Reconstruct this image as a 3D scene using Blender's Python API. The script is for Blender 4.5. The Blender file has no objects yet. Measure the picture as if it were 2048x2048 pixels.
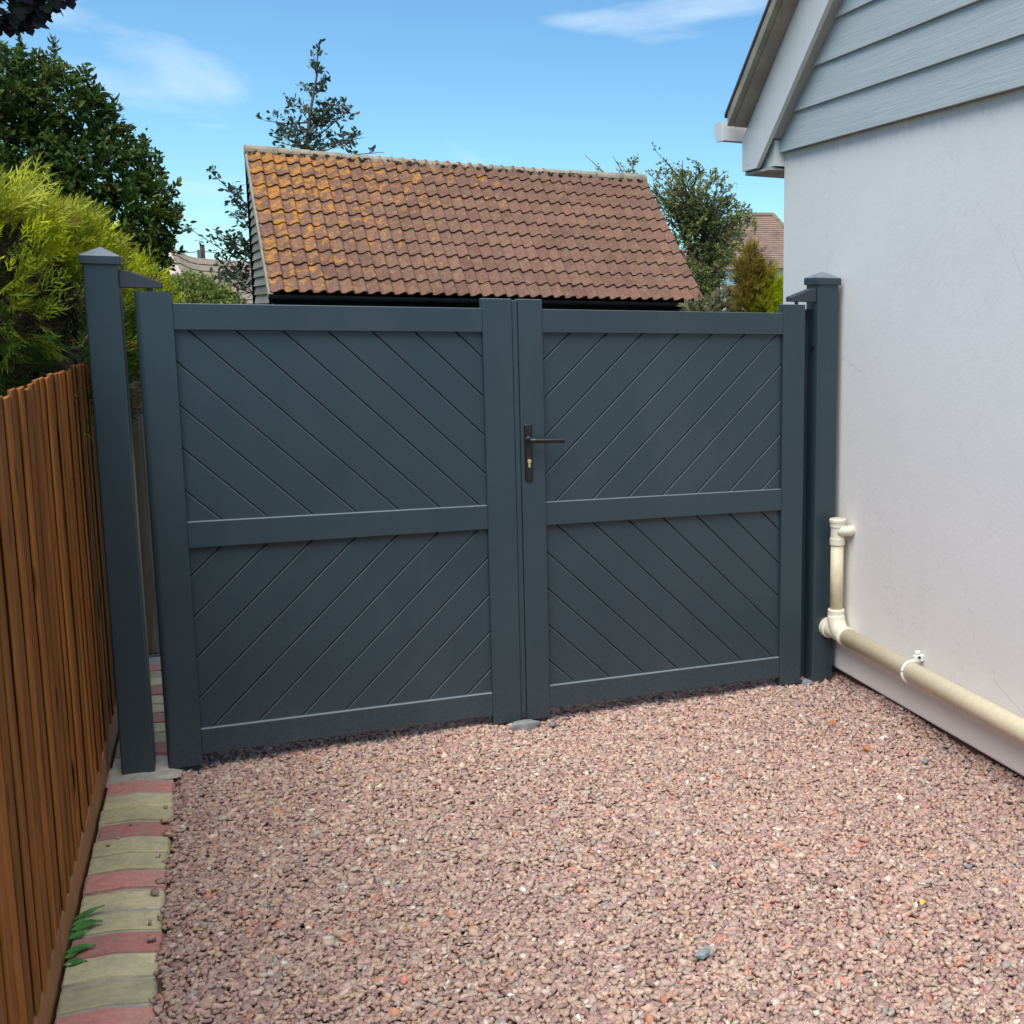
import bpy, bmesh, math, random
import numpy as np
from mathutils import Vector, Matrix, Euler

random.seed(7)
rng = np.random.default_rng(7)
sc = bpy.context.scene
COL = sc.collection

# ------------------------------------------------------------------ camera
CAM = np.array([0.0, 0.0, 1.765])
R = np.array([[0.8947192702692566, -0.05517192934939945, 0.44320817413571445],
              [-0.44638194983066026, -0.1434621412934878, 0.8832676654790808],
              [0.014852012463865789, -0.9881167300614601, -0.15298609576827876]])
F, PX, PY = 2383.0133, 1635.975, 1002.759
cam_data = bpy.data.cameras.new("camera")
cam = bpy.data.objects.new("camera", cam_data)
COL.objects.link(cam)
M = Matrix.Identity(4)
for i in range(3):
    M[i][0] = R[i, 0]
    M[i][1] = -R[i, 1]
    M[i][2] = -R[i, 2]
    M[i][3] = CAM[i]
cam.matrix_world = M
cam_data.sensor_width = 36.0
cam_data.lens = F / 2048.0 * 36.0
cam_data.shift_x = (1024 - PX) / 2048.0
cam_data.shift_y = -(1024 - PY) / 2048.0
cam_data.clip_start = 0.05
cam_data.clip_end = 3000
sc.camera = cam


def at(px, py, Y):
    """world point on the plane y = Y seen at photograph pixel (px, py)"""
    d = R @ np.array([(px - PX) / F, (py - PY) / F, 1.0])
    return CAM + d * (Y - CAM[1]) / d[1]


# ------------------------------------------------------------------ light
SUN_EL, SUN_AZ = math.radians(61), math.radians(214)      # azimuth clockwise from +Y
sdir = Vector((math.sin(SUN_AZ) * math.cos(SUN_EL), math.cos(SUN_AZ) * math.cos(SUN_EL), math.sin(SUN_EL)))
world = bpy.data.worlds.new("World")
sc.world = world
world.use_nodes = True
nt = world.node_tree
bg = nt.nodes["Background"]
sky = nt.nodes.new("ShaderNodeTexSky")
sky.sky_type = 'NISHITA'
sky.sun_disc = False
sky.sun_elevation = SUN_EL
sky.sun_rotation = SUN_AZ
sky.air_density = 1.0
sky.dust_density = 0.0
sky.ozone_density = 2.0
bg.inputs[1].default_value = 0.080
# thin cirrus: stretched noise in the sky's own directions
tc = nt.nodes.new("ShaderNodeTexCoord")
mp = nt.nodes.new("ShaderNodeMapping")
mp.inputs['Scale'].default_value = (2.2, 2.2, 9.0)
mp.inputs['Rotation'].default_value = (0.0, math.radians(14), 0.3)
mp.inputs['Location'].default_value = (2.80, 2.64, -0.43)
nz = nt.nodes.new("ShaderNodeTexNoise")
nz.inputs['Scale'].default_value = 1.35
nz.inputs['Detail'].default_value = 7
nz.inputs['Roughness'].default_value = 0.52
nz.inputs['Distortion'].default_value = 0.6
cr = nt.nodes.new("ShaderNodeValToRGB")
cr.color_ramp.elements[0].position = 0.54
cr.color_ramp.elements[0].color = (0, 0, 0, 1)
cr.color_ramp.elements[1].position = 0.76
cr.color_ramp.elements[1].color = (0.62, 0.62, 0.62, 1)
mx = nt.nodes.new("ShaderNodeMix")
mx.data_type = 'RGBA'
mx.inputs['B'].default_value = (7.2, 8.0, 9.0, 1)
nt.links.new(tc.outputs['Generated'], mp.inputs['Vector'])
nt.links.new(mp.outputs['Vector'], nz.inputs['Vector'])
nt.links.new(nz.outputs['Fac'], cr.inputs['Fac'])
nt.links.new(cr.outputs['Color'], mx.inputs['Factor'])
tn = nt.nodes.new("ShaderNodeMix")
tn.data_type = 'RGBA'
tn.blend_type = 'MULTIPLY'
tn.inputs['Factor'].default_value = 1.0
tn.inputs['B'].default_value = (0.64, 0.945, 1.08, 1)
nt.links.new(sky.outputs['Color'], tn.inputs['A'])
nt.links.new(tn.outputs['Result'], mx.inputs['A'])
nt.links.new(mx.outputs['Result'], bg.inputs['Color'])

sun_d = bpy.data.lights.new("sun", 'SUN')
sun_d.energy = 2.9
sun_d.angle = math.radians(55)
sun_d.color = (1.0, 0.96, 0.90)
sun = bpy.data.objects.new("sun", sun_d)
COL.objects.link(sun)
sun.rotation_euler = (-sdir).to_track_quat('-Z', 'Y').to_euler()
sun.location = (0, 0, 30)

sc.view_settings.view_transform = 'Standard'
sc.view_settings.look = 'None'
sc.view_settings.gamma = 1
sc.view_settings.exposure = 0.85
sc.view_settings.use_curve_mapping = False
sc.cycles.max_bounces = 8
sc.cycles.diffuse_bounces = 4
sc.cycles.use_denoising = True


# ------------------------------------------------------------------ helpers
def setp(o, label=None, cat=None, group=None, kind=None):
    if label: o['label'] = label
    if cat: o['category'] = cat
    if group: o['group'] = group
    if kind: o['kind'] = kind
    return o


def empty(name, loc=(0, 0, 0), label=None, cat=None, group=None):
    o = bpy.data.objects.new(name, None)
    o.empty_display_size = 0.2
    o.location = loc
    COL.objects.link(o)
    bpy.context.view_layer.update()
    return setp(o, label, cat, group)


def link(name, me, mat, parent=None, kind=None):
    """link a mesh whose vertices are in world coordinates"""
    o = bpy.data.objects.new(name, me)
    COL.objects.link(o)
    if mat is not None and not me.materials:
        me.materials.append(mat)
    if parent is not None:
        p = Vector((0, 0, 0))
        q = parent
        while q is not None:
            p += q.location
            q = q.parent
        o.parent = parent
        o.location = -p
    if kind: o['kind'] = kind
    return o


def from_py(name, V, Fc, mat, parent=None, kind=None, smooth=False):
    me = bpy.data.meshes.new(name)
    me.from_pydata([tuple(v) for v in V], [], [tuple(f) for f in Fc])
    if smooth:
        me.polygons.foreach_set('use_smooth', [True] * len(me.polygons))
    me.update()
    return link(name, me, mat, parent, kind)


def from_bm(name, bm, mat, parent=None, kind=None, smooth=False):
    bmesh.ops.recalc_face_normals(bm, faces=bm.faces)
    me = bpy.data.meshes.new(name)
    bm.to_mesh(me)
    bm.free()
    if smooth:
        me.polygons.foreach_set('use_smooth', [True] * len(me.polygons))
    return link(name, me, mat, parent, kind)


def add_box(bm, x0, x1, y0, y1, z0, z1, bev=0.0, seg=1):
    vs = [bm.verts.new(p) for p in ((x0, y0, z0), (x1, y0, z0), (x1, y1, z0), (x0, y1, z0),
                                    (x0, y0, z1), (x1, y0, z1), (x1, y1, z1), (x0, y1, z1))]
    fs = [bm.faces.new([vs[i] for i in f]) for f in
          ((3, 2, 1, 0), (4, 5, 6, 7), (0, 1, 5, 4), (1, 2, 6, 5), (2, 3, 7, 6), (3, 0, 4, 7))]
    if bev > 0:
        es = list({e for f in fs for e in f.edges})
        bmesh.ops.bevel(bm, geom=es, offset=bev, segments=seg, profile=0.5, affect='EDGES')
    return vs


def box(name, x0, x1, y0, y1, z0, z1, mat, parent=None, bev=0.0, seg=1, kind=None):
    bm = bmesh.new()
    add_box(bm, x0, x1, y0, y1, z0, z1, bev, seg)
    return from_bm(name, bm, mat, parent, kind)


def add_tube(bm, pts, radii, n=12, cap=True):
    """tube along pts (list of Vector) with radius per point"""
    pts = [Vector(p) for p in pts]
    rings = []
    ref = None
    for i, p in enumerate(pts):
        if i == 0: t = pts[1] - p
        elif i == len(pts) - 1: t = p - pts[i - 1]
        else: t = (pts[i + 1] - pts[i - 1])
        t.normalize()
        if ref is None:
            ref = Vector((0, 0, 1)) if abs(t.z) < 0.9 else Vector((1, 0, 0))
        u = t.cross(ref)
        if u.length < 1e-5:
            u = t.cross(Vector((0.3, 1, 0.2)))
        u.normalize()
        v = t.cross(u).normalized()
        ref = -v.cross(t).cross(t) if False else ref
        r = radii[i] if hasattr(radii, '__len__') else radii
        rings.append([bm.verts.new(p + (u * math.cos(2 * math.pi * k / n) + v * math.sin(2 * math.pi * k / n)) * r)
                      for k in range(n)])
    for a, b in zip(rings[:-1], rings[1:]):
        for k in range(n):
            bm.faces.new((a[k], a[(k + 1) % n], b[(k + 1) % n], b[k]))
    if cap:
        bm.faces.new(rings[0][::-1])
        bm.faces.new(rings[-1])


def add_prism(bm, poly, axis, a0, a1):
    """extrude a 2-D polygon: axis 'x' -> poly in (y,z); 'y' -> (x,z)"""
    def P(q, a):
        return (a, q[0], q[1]) if axis == 'x' else ((q[0], a, q[1]) if axis == 'y' else (q[0], q[1], a))
    A = [bm.verts.new(P(q, a0)) for q in poly]
    B = [bm.verts.new(P(q, a1)) for q in poly]
    n = len(poly)
    bm.faces.new(A)
    bm.faces.new(B[::-1])
    for i in range(n):
        bm.faces.new((A[i], B[i], B[(i + 1) % n], A[(i + 1) % n]))


def prism(name, poly, axis, a0, a1, mat, parent=None, bev=0.0, kind=None):
    bm = bmesh.new()
    add_prism(bm, poly, axis, a0, a1)
    if bev > 0:
        bmesh.ops.bevel(bm, geom=list(bm.edges), offset=bev, segments=1, profile=0.5, affect='EDGES')
    return from_bm(name, bm, mat, parent, kind)


def rand_rot(n, g=rng):
    q = g.normal(size=(n, 4))
    q /= np.linalg.norm(q, axis=1)[:, None]
    w, x, y, z = q.T
    return np.stack([np.stack([1 - 2 * (y * y + z * z), 2 * (x * y - z * w), 2 * (x * z + y * w)], -1),
                     np.stack([2 * (x * y + z * w), 1 - 2 * (x * x + z * z), 2 * (y * z - x * w)], -1),
                     np.stack([2 * (x * z - y * w), 2 * (y * z + x * w), 1 - 2 * (x * x + y * y)], -1)], 1)


def frame_from(d, g=rng, up=None):
    """rotation matrices whose local +X is d (N,3), random roll"""
    d = d / np.linalg.norm(d, axis=1)[:, None]
    r = g.normal(size=d.shape) if up is None else up + 0.35 * g.normal(size=d.shape)
    u = np.cross(r, d)
    u /= np.linalg.norm(u, axis=1)[:, None] + 1e-9
    v = np.cross(d, u)
    return np.stack([d, u, v], -1)


def scatter(name, proto, rot, pos, scale, colors, mat, parent=None, kind=None):
    """one mesh made of many copies of proto=(V,F tris/quads) with a colour per copy"""
    PV, PF = proto
    PV = np.asarray(PV, float)
    n, k = len(pos), len(PV)
    if np.ndim(scale) == 1: scale = scale[:, None]
    L = PV[None] * (scale[:, None, :] if scale.shape[1] == 3 else scale[:, None, :])
    V = np.einsum('nij,nkj->nki', rot, L) + pos[:, None, :]
    me = bpy.data.meshes.new(name)
    V = V.reshape(-1, 3)
    me.vertices.add(len(V))
    me.vertices.foreach_set('co', V.astype(np.float32).ravel())
    lens = np.array([len(f) for f in PF])
    flat = np.concatenate([np.array(f) for f in PF])
    idx = (flat[None] + (np.arange(n) * k)[:, None]).ravel()
    tot = np.tile(lens, n)
    start = np.concatenate([[0], np.cumsum(tot)[:-1]])
    me.loops.add(len(idx))
    me.loops.foreach_set('vertex_index', idx.astype(np.int32))
    me.polygons.add(len(tot))
    me.polygons.foreach_set('loop_start', start.astype(np.int32))
    me.polygons.foreach_set('loop_total', tot.astype(np.int32))
    at_ = me.attributes.new('tint', 'FLOAT_COLOR', 'POINT')
    c = np.ones((n, k, 4), np.float32)
    c[:, :, :3] = colors[:, None, :]
    at_.data.foreach_set('color', c.ravel())
    me.update(calc_edges=True)
    me.validate()
    return link(name, me, mat, parent, kind)


# ------------------------------------------------------------------ materials
def nmat(name):
    m = bpy.data.materials.new(name)
    m.use_nodes = True
    return m, m.node_tree, m.node_tree.nodes["Principled BSDF"]


def N(t, typ, **kw):
    n = t.nodes.new(typ)
    for k, v in kw.items():
        if k.startswith('i_'):
            n.inputs[k[2:].replace('_', ' ')].default_value = v
        else:
            setattr(n, k, v)
    return n


def ramp(t, fac, stops):
    r = t.nodes.new("ShaderNodeValToRGB")
    els = r.color_ramp.elements
    els[0].position, els[0].color = stops[0][0], (*stops[0][1], 1)
    els[1].position, els[1].color = stops[-1][0], (*stops[-1][1], 1)
    for p, c in stops[1:-1]:
        e = els.new(p)
        e.color = (*c, 1)
    t.links.new(fac, r.inputs['Fac'])
    return r.outputs['Color']


def mixc(t, fac, a, b, mode='MIX'):
    m = t.nodes.new("ShaderNodeMix")
    m.data_type = 'RGBA'
    m.blend_type = mode
    for sock, v in (('Factor', fac), ('A', a), ('B', b)):
        if hasattr(v, 'links'):
            t.links.new(v, m.inputs[sock])
        elif sock == 'Factor':
            m.inputs[sock].default_value = v
        else:
            m.inputs[sock].default_value = (*v, 1)
    return m.outputs['Result']


def coords(t, scale=(1, 1, 1), kind='Position', loc=None):
    if kind == 'Position':
        g = t.nodes.new("ShaderNodeNewGeometry").outputs['Position']
    else:
        g = t.nodes.new("ShaderNodeTexCoord").outputs[kind]
    m = t.nodes.new("ShaderNodeMapping")
    m.inputs['Scale'].default_value = scale
    t.links.new(g, m.inputs['Vector'])
    if loc is not None:
        t.links.new(loc, m.inputs['Location'])
    return m.outputs['Vector']


def noise(t, vec, scale, detail=4, rough=0.5, dist=0.0):
    n = t.nodes.new("ShaderNodeTexNoise")
    n.inputs['Scale'].default_value = scale
    n.inputs['Detail'].default_value = detail
    n.inputs['Roughness'].default_value = rough
    n.inputs['Distortion'].default_value = dist
    t.links.new(vec, n.inputs['Vector'])
    return n.outputs['Fac']


def bump(t, b, h, strength=0.3, dist=0.01):
    n = t.nodes.new("ShaderNodeBump")
    n.inputs['Strength'].default_value = strength
    n.inputs['Distance'].default_value = dist
    t.links.new(h, n.inputs['Height'])
    t.links.new(n.outputs['Normal'], b.inputs['Normal'])


def basic(name, c, rough=0.6, var=0.12, sc_=6.0, bmp=0.0, bsc=60.0, spec=0.5, bdist=0.004):
    m, t, b = nmat(name)
    v = coords(t)
    n = noise(t, v, sc_, 5, 0.6)
    lo = tuple(x * (1 - var) for x in c)
    hi = tuple(min(1, x * (1 + var)) for x in c)
    t.links.new(ramp(t, n, [(0.3, lo), (0.7, hi)]), b.inputs['Base Color'])
    b.inputs['Roughness'].default_value = rough
    b.inputs['Specular IOR Level'].default_value = spec
    if bmp > 0:
        bump(t, b, noise(t, v, bsc, 4, 0.6), bmp, bdist)
    return m


MAT = {}
MAT['gate'] = basic('anthracite_paint', (0.0265, 0.0465, 0.0575), 0.34, 0.05, 1.5, 0.06, 900, 0.5, 0.0006)


def dirt_and_highlights(m, col, lo, hi):
    """pale tone on up-facing faces: ledge dust and painted highlights, plus splashed dirt"""
    t = m.node_tree
    b = t.nodes["Principled BSDF"]
    src = b.inputs['Base Color'].links[0].from_socket
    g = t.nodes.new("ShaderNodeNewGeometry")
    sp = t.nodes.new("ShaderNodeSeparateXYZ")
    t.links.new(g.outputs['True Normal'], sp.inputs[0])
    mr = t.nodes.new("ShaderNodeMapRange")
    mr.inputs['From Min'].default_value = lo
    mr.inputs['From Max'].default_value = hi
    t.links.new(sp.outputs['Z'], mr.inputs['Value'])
    c = mixc(t, mr.outputs[0], src, col)  # ledges, caps and groove chamfers brightened by colour, as dust and painted highlight
    # splashed dirt low down, faint smears above
    v = coords(t)
    sz = t.nodes.new("ShaderNodeSeparateXYZ")
    t.links.new(v, sz.inputs[0])
    low = t.nodes.new("ShaderNodeMapRange")
    low.inputs['From Min'].default_value = 0.34
    low.inputs['From Max'].default_value = 0.0
    low.inputs['To Max'].default_value = 0.13
    t.links.new(sz.outputs['Z'], low.inputs['Value'])
    ml = t.nodes.new("ShaderNodeMath")
    ml.operation = 'MULTIPLY'
    t.links.new(low.outputs[0], ml.inputs[0])
    t.links.new(ramp(t, noise(t, v, 60, 5, 0.7), [(0.42, (0, 0, 0)), (0.62, (1, 1, 1))]), ml.inputs[1])
    c = mixc(t, ml.outputs[0], c, (0.20, 0.165, 0.15))
    sm = ramp(t, noise(t, coords(t, (1, 1, .35)), 3.0, 6, 0.65), [(0.5, (0, 0, 0)), (0.8, (0.10, 0.10, 0.10))])
    c = mixc(t, sm, c, (0.16, 0.165, 0.17))
    t.links.new(c, b.inputs['Base Color'])
    t.links.new(ramp(t, noise(t, v, 5.0, 5, 0.6), [(0.3, (0.27,) * 3), (0.7, (0.43,) * 3)]), b.inputs['Roughness'])


dirt_and_highlights(MAT['gate'], (0.20, 0.225, 0.245), 0.40, 1.0)
MAT['gate_dark'] = basic('anthracite_casting', (0.03, 0.036, 0.046), 0.45, 0.06, 8, 0.05, 500, 0.5, 0.001)
MAT['black'] = basic('black_ironmongery', (0.010, 0.011, 0.014), 0.35, 0.1, 20)
MAT['brass'] = basic('brass', (0.72, 0.60, 0.32), 0.28, 0.08, 60)
MAT['brass'].node_tree.nodes["Principled BSDF"].inputs['Metallic'].default_value = 0.6
MAT['upvc'] = basic('white_upvc', (0.70, 0.70, 0.67), 0.4, 0.05, 3.0)
MAT['soffit'] = basic('soffit_board', (0.42, 0.40, 0.37), 0.55, 0.08, 5.0)
MAT['pipe_fit'] = basic('cream_fittings', (0.72, 0.67, 0.52), 0.4, 0.07, 14.0)
MAT['clip'] = basic('white_clip', (0.80, 0.79, 0.75), 0.4, 0.05, 30)
MAT['verge'] = basic('mortar_verge', (0.30, 0.27, 0.21), 0.9, 0.25, 9.0, 0.4, 70)
MAT['verge_under'] = basic('undercloak_board', (0.31, 0.26, 0.215), 0.9, 0.2, 9.0, 0.3, 70)
MAT['house_tile'] = basic('dark_roof_tile', (0.10, 0.07, 0.06), 0.9, 0.2, 5.0, 0.3, 60)
MAT['plinth'] = basic('red_brown_plinth', (0.16, 0.085, 0.065), 0.95, 0.3, 18, 0.5, 80)
MAT['mortar'] = basic('grey_mortar', (0.40, 0.37, 0.31), 0.95, 0.22, 22, 0.6, 90)
MAT['stone_grey'] = basic('grey_stone', (0.20, 0.205, 0.21), 0.75, 0.3, 25, 0.5, 90)
MAT['slate'] = basic('blue_grey_slate', (0.20, 0.25, 0.27), 0.7, 0.2, 25, 0.3, 90)
MAT['bark'] = basic('bark', (0.13, 0.10, 0.075), 0.9, 0.3, 9, 0.6, 40)
MAT['twig'] = basic('twig_bark', (0.10, 0.085, 0.07), 0.9, 0.3, 9)
MAT['black_wall'] = basic('black_shaded_board', (0.004, 0.004, 0.0045), 0.9, 0.3, 6, spec=0.08)  # black boards, with the shade under the eave put into the colour
MAT['ground'] = basic('earth', (0.10, 0.095, 0.055), 0.95, 0.35, 0.7)
MAT['bed'] = basic('gravel_bed', (0.13, 0.075, 0.065), 0.95, 0.3, 60, 0.6, 160)
MAT['far_wall'] = basic('pale_render', (0.72, 0.71, 0.68), 0.8, 0.06, 2)
MAT['glass'] = basic('window_glass', (0.35, 0.52, 0.55), 0.12, 0.1, 1)
MAT['wire'] = basic('wire', (0.12, 0.13, 0.14), 0.6)
MAT['far_verge'] = basic('pink_verge', (0.48, 0.38, 0.33), 0.9, 0.2, 3)
MAT['dead_leaf'] = basic('orange_dead_leaf', (0.52, 0.16, 0.03), 0.6, 0.35, 40)
MAT['dead_leaf_y'] = basic('yellow_dead_leaf', (0.66, 0.42, 0.06), 0.6, 0.3, 40)
MAT['weed'] = basic('weed_green', (0.075, 0.25, 0.06), 0.45, 0.35, 25, 0.3, 60)


def render_mat():
    m, t, b = nmat('white_render')
    v = coords(t)
    n1 = noise(t, v, 0.9, 5, 0.6)
    n2 = noise(t, v, 7.0, 5, 0.65)
    c = ramp(t, n1, [(0.3, (0.765, 0.74, 0.695)), (0.7, (0.825, 0.80, 0.755))])
    c = mixc(t, ramp(t, n2, [(0.42, (0, 0, 0)), (0.8, (0.22, 0.22, 0.22))]), c, (0.73, 0.695, 0.645))
    # hairline cracks
    vo = N(t, "ShaderNodeTexVoronoi", feature='DISTANCE_TO_EDGE')
    vo.inputs['Scale'].default_value = 1.1
    wv = noise(t, v, 3.5, 6, 0.7)
    add = N(t, "ShaderNodeVectorMath", operation='ADD')
    t.links.new(v, add.inputs[0])
    t.links.new(wv, add.inputs[1])
    t.links.new(add.outputs[0], vo.inputs['Vector'])
    cm = ramp(t, vo.outputs['Distance'], [(0.0, (0.5, 0.5, 0.5)), (0.005, (0, 0, 0))])
    c = mixc(t, cm, c, (0.5, 0.49, 0.48))
    # rain dirt and painted contact shade under the cladding
    sep = N(t, "ShaderNodeSeparateXYZ")
    t.links.new(v, sep.inputs[0])
    ma = N(t, "ShaderNodeMath", operation='MULTIPLY_ADD')
    ma.inputs[1].default_value = -0.10
    t.links.new(noise(t, coords(t, (1, 6, 1.6)), 5.0, 5, 0.7), ma.inputs[0])
    t.links.new(sep.outputs['Z'], ma.inputs[2])
    dm = ramp(t, ma.outputs[0], [(0.0, (0, 0, 0)), (1.0, (0, 0, 0))])
    mr = N(t, "ShaderNodeMapRange")
    mr.inputs['From Min'].default_value = 2.46
    mr.inputs['From Max'].default_value = 2.57
    mr.inputs['To Max'].default_value = 0.6
    t.links.new(ma.outputs[0], mr.inputs['Value'])
    c = mixc(t, mr.outputs[0], c, (0.30, 0.28, 0.26))
    t.links.new(c, b.inputs['Base Color'])
    b.inputs['Roughness'].default_value = 0.85
    bump(t, b, noise(t, v, 55, 5, 0.65), 0.18, 0.006)
    return m


def clad_mat():
    m, t, b = nmat('grey_weatherboard')
    v = coords(t, (1, 0.8, 20))
    g = noise(t, v, 2.2, 6, 0.6, 1.6)
    v2 = coords(t, (1, 1.6, 150))
    g2 = noise(t, v2, 1.6, 3, 0.5, 0.4)
    mul = N(t, "ShaderNodeMath", operation='ADD')
    t.links.new(g, mul.inputs[0])
    t.links.new(g2, mul.inputs[1])
    c = ramp(t, g, [(0.3, (0.40, 0.445, 0.445)), (0.7, (0.475, 0.52, 0.52))])
    t.links.new(c, b.inputs['Base Color'])
    b.inputs['Roughness'].default_value = 0.55
    bump(t, b, mul.outputs[0], 0.32, 0.006)
    return m


def wood_mat(name, dark, mid, light, knots=True, rough=0.7):
    m, t, b = nmat(name)
    oi = N(t, "ShaderNodeObjectInfo")
    off = N(t, "ShaderNodeVectorMath", operation='SCALE')
    off.inputs['Scale'].default_value = 37.0
    cmb = N(t, "ShaderNodeCombineXYZ")
    for k in range(3): t.links.new(oi.outputs['Random'], cmb.inputs[k])
    t.links.new(cmb.outputs[0], off.inputs[0])
    v = coords(t, (28, 16, 1.6), loc=off.outputs[0])
    g = noise(t, v, 1.4, 7, 0.62, 0.9)
    v2 = coords(t, (3, 3, 0.9), loc=off.outputs[0])
    big = noise(t, v2, 1.6, 4, 0.6)
    c = ramp(t, g, [(0.25, dark), (0.5, mid), (0.75, light)])
    c = mixc(t, ramp(t, big, [(0.35, (0.5, 0.5, 0.5)), (0.65, (0, 0, 0))]), c, tuple(0.6 * x for x in mid), 'MIX')
    rnd = ramp(t, oi.outputs['Random'], [(0.0, (0.72, 0.70, 0.66)), (1.0, (1.15, 1.12, 1.1))])
    c = mixc(t, 1.0, c, rnd, 'MULTIPLY')
    if knots:
        vo = N(t, "ShaderNodeTexVoronoi", feature='F1')
        vo.inputs['Scale'].default_value = 1.0
        vo.inputs['Randomness'].default_value = 1.0
        t.links.new(coords(t, (8.0, 8.0, 3.0), loc=off.outputs[0]), vo.inputs['Vector'])
        km = ramp(t, vo.outputs['Distance'], [(0.0, (1, 1, 1)), (0.10, (0.9, 0.9, 0.9)), (0.19, (0, 0, 0))])
        c = mixc(t, km, c, tuple(0.22 * x for x in dark))
    t.links.new(c, b.inputs['Base Color'])
    b.inputs['Roughness'].default_value = rough
    b.inputs['Specular IOR Level'].default_value = 0.3
    bump(t, b, g, 0.35, 0.004)
    return m


def brick_mat(name, c1, c2, c3):
    m, t, b = nmat(name)
    v = coords(t)
    n = noise(t, v, 45, 6, 0.7)
    oi = N(t, "ShaderNodeObjectInfo")
    c = ramp(t, n, [(0.28, c1), (0.5, c2), (0.72, c3)])
    big = noise(t, v, 9, 4, 0.6)
    c = mixc(t, ramp(t, big, [(0.45, (0, 0, 0)), (0.75, (0.5, 0.5, 0.5))]), c, (0.30, 0.28, 0.22))
    rnd = ramp(t, oi.outputs['Random'], [(0.0, (0.80, 0.80, 0.80)), (1.0, (1.14, 1.14, 1.14))])
    c = mixc(t, 1.0, c, rnd, 'MULTIPLY')
    t.links.new(c, b.inputs['Base Color'])
    b.inputs['Roughness'].default_value = 0.92
    bump(t, b, noise(t, v, 140, 5, 0.7), 0.5, 0.004)
    return m


def tile_mat():
    m, t, b = nmat('lichened_tile')
    v = coords(t)
    oi = N(t, "ShaderNodeObjectInfo")
    fine = noise(t, v, 26, 6, 0.7)
    c = ramp(t, fine, [(0.3, (0.105, 0.050, 0.034)), (0.5, (0.165, 0.082, 0.055)), (0.72, (0.235, 0.128, 0.088))])
    rnd = ramp(t, oi.outputs['Random'], [(0.0, (0.80, 0.78, 0.78)), (0.5, (1, 1, 1)), (1.0, (1.16, 1.12, 1.08))])
    c = mixc(t, 1.0, c, rnd, 'MULTIPLY')
    # grey-buff lichen bloom
    bl = noise(t, v, 5.0, 5, 0.7)
    c = mixc(t, ramp(t, bl, [(0.48, (0, 0, 0)), (0.75, (0.55, 0.55, 0.55))]), c, (0.25, 0.17, 0.09))
    # orange lichen: patches, thickest near the gable end and the ridge
    sep = N(t, "ShaderNodeSeparateXYZ")
    t.links.new(v, sep.inputs[0])
    gx = N(t, "ShaderNodeMapRange")
    gx.inputs['From Min'].default_value = 0.6
    gx.inputs['From Max'].default_value = 6.2
    gx.inputs['To Min'].default_value = 0.115
    gx.inputs['To Max'].default_value = -0.085
    t.links.new(sep.outputs['X'], gx.inputs['Value'])
    gz = N(t, "ShaderNodeMapRange")
    gz.inputs['From Min'].default_value = 2.0
    gz.inputs['From Max'].default_value = 4.4
    gz.inputs['To Min'].default_value = -0.03
    gz.inputs['To Max'].default_value = 0.075
    t.links.new(sep.outputs['Z'], gz.inputs['Value'])
    a1 = N(t, "ShaderNodeMath", operation='ADD')
    t.links.new(gx.outputs[0], a1.inputs[0]); t.links.new(gz.outputs[0], a1.inputs[1])
    a2 = N(t, "ShaderNodeMath", operation='ADD')
    t.links.new(noise(t, v, 7.5, 6, 0.72, 0.3), a2.inputs[0]); t.links.new(a1.outputs[0], a2.inputs[1])
    lm = ramp(t, a2.outputs[0], [(0.60, (0, 0, 0)), (0.70, (0.85, 0.85, 0.85))])
    lc = ramp(t, noise(t, v, 30, 4, 0.6), [(0.3, (0.35, 0.14, 0.018)), (0.7, (0.50, 0.225, 0.018))])
    c = mixc(t, lm, c, lc)
    # pale specks
    sp = N(t, "ShaderNodeTexVoronoi", feature='F1')
    sp.inputs['Scale'].default_value = 7.0
    t.links.new(v, sp.inputs['Vector'])
    c = mixc(t, ramp(t, sp.outputs['Distance'], [(0.05, (0.6, 0.6, 0.6)), (0.10, (0, 0, 0))]), c, (0.45, 0.41, 0.36))
    t.links.new(c, b.inputs['Base Color'])
    b.inputs['Roughness'].default_value = 0.93
    bump(t, b, fine, 0.5, 0.01)
    return m


def tint_mat(name, rough=0.55, trans=0.0, spec=0.4, var=0.0):
    m, t, b = nmat(name)
    a = N(t, "ShaderNodeAttribute", attribute_name='tint')
    c = a.outputs['Color']
    if var > 0:
        n = noise(t, coords(t), 160, 4, 0.65)
        c = mixc(t, 1.0, c, ramp(t, n, [(0.3, (1 - var,) * 3), (0.7, (1 + var,) * 3)]), 'MULTIPLY')
    t.links.new(c, b.inputs['Base Color'])
    b.inputs['Roughness'].default_value = rough
    b.inputs['Specular IOR Level'].default_value = spec
    if trans > 0:
        tr = N(t, "ShaderNodeBsdfTranslucent")
        t.links.new(c, tr.inputs['Color'])
        ms = N(t, "ShaderNodeMixShader")
        ms.inputs[0].default_value = trans
        out = t.nodes["Material Output"]
        t.links.new(b.outputs[0], ms.inputs[1])
        t.links.new(tr.outputs[0], ms.inputs[2])
        t.links.new(ms.outputs[0], out.inputs['Surface'])
    return m


def far_tile_mat(name, c1, c2, c3, sc_):
    m, t, b = nmat(name)
    v = coords(t)
    n = noise(t, v, sc_, 6, 0.7)
    c = ramp(t, n, [(0.3, c1), (0.5, c2), (0.7, c3)])
    t.links.new(c, b.inputs['Base Color'])
    b.inputs['Roughness'].default_value = 0.95
    return m


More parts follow.
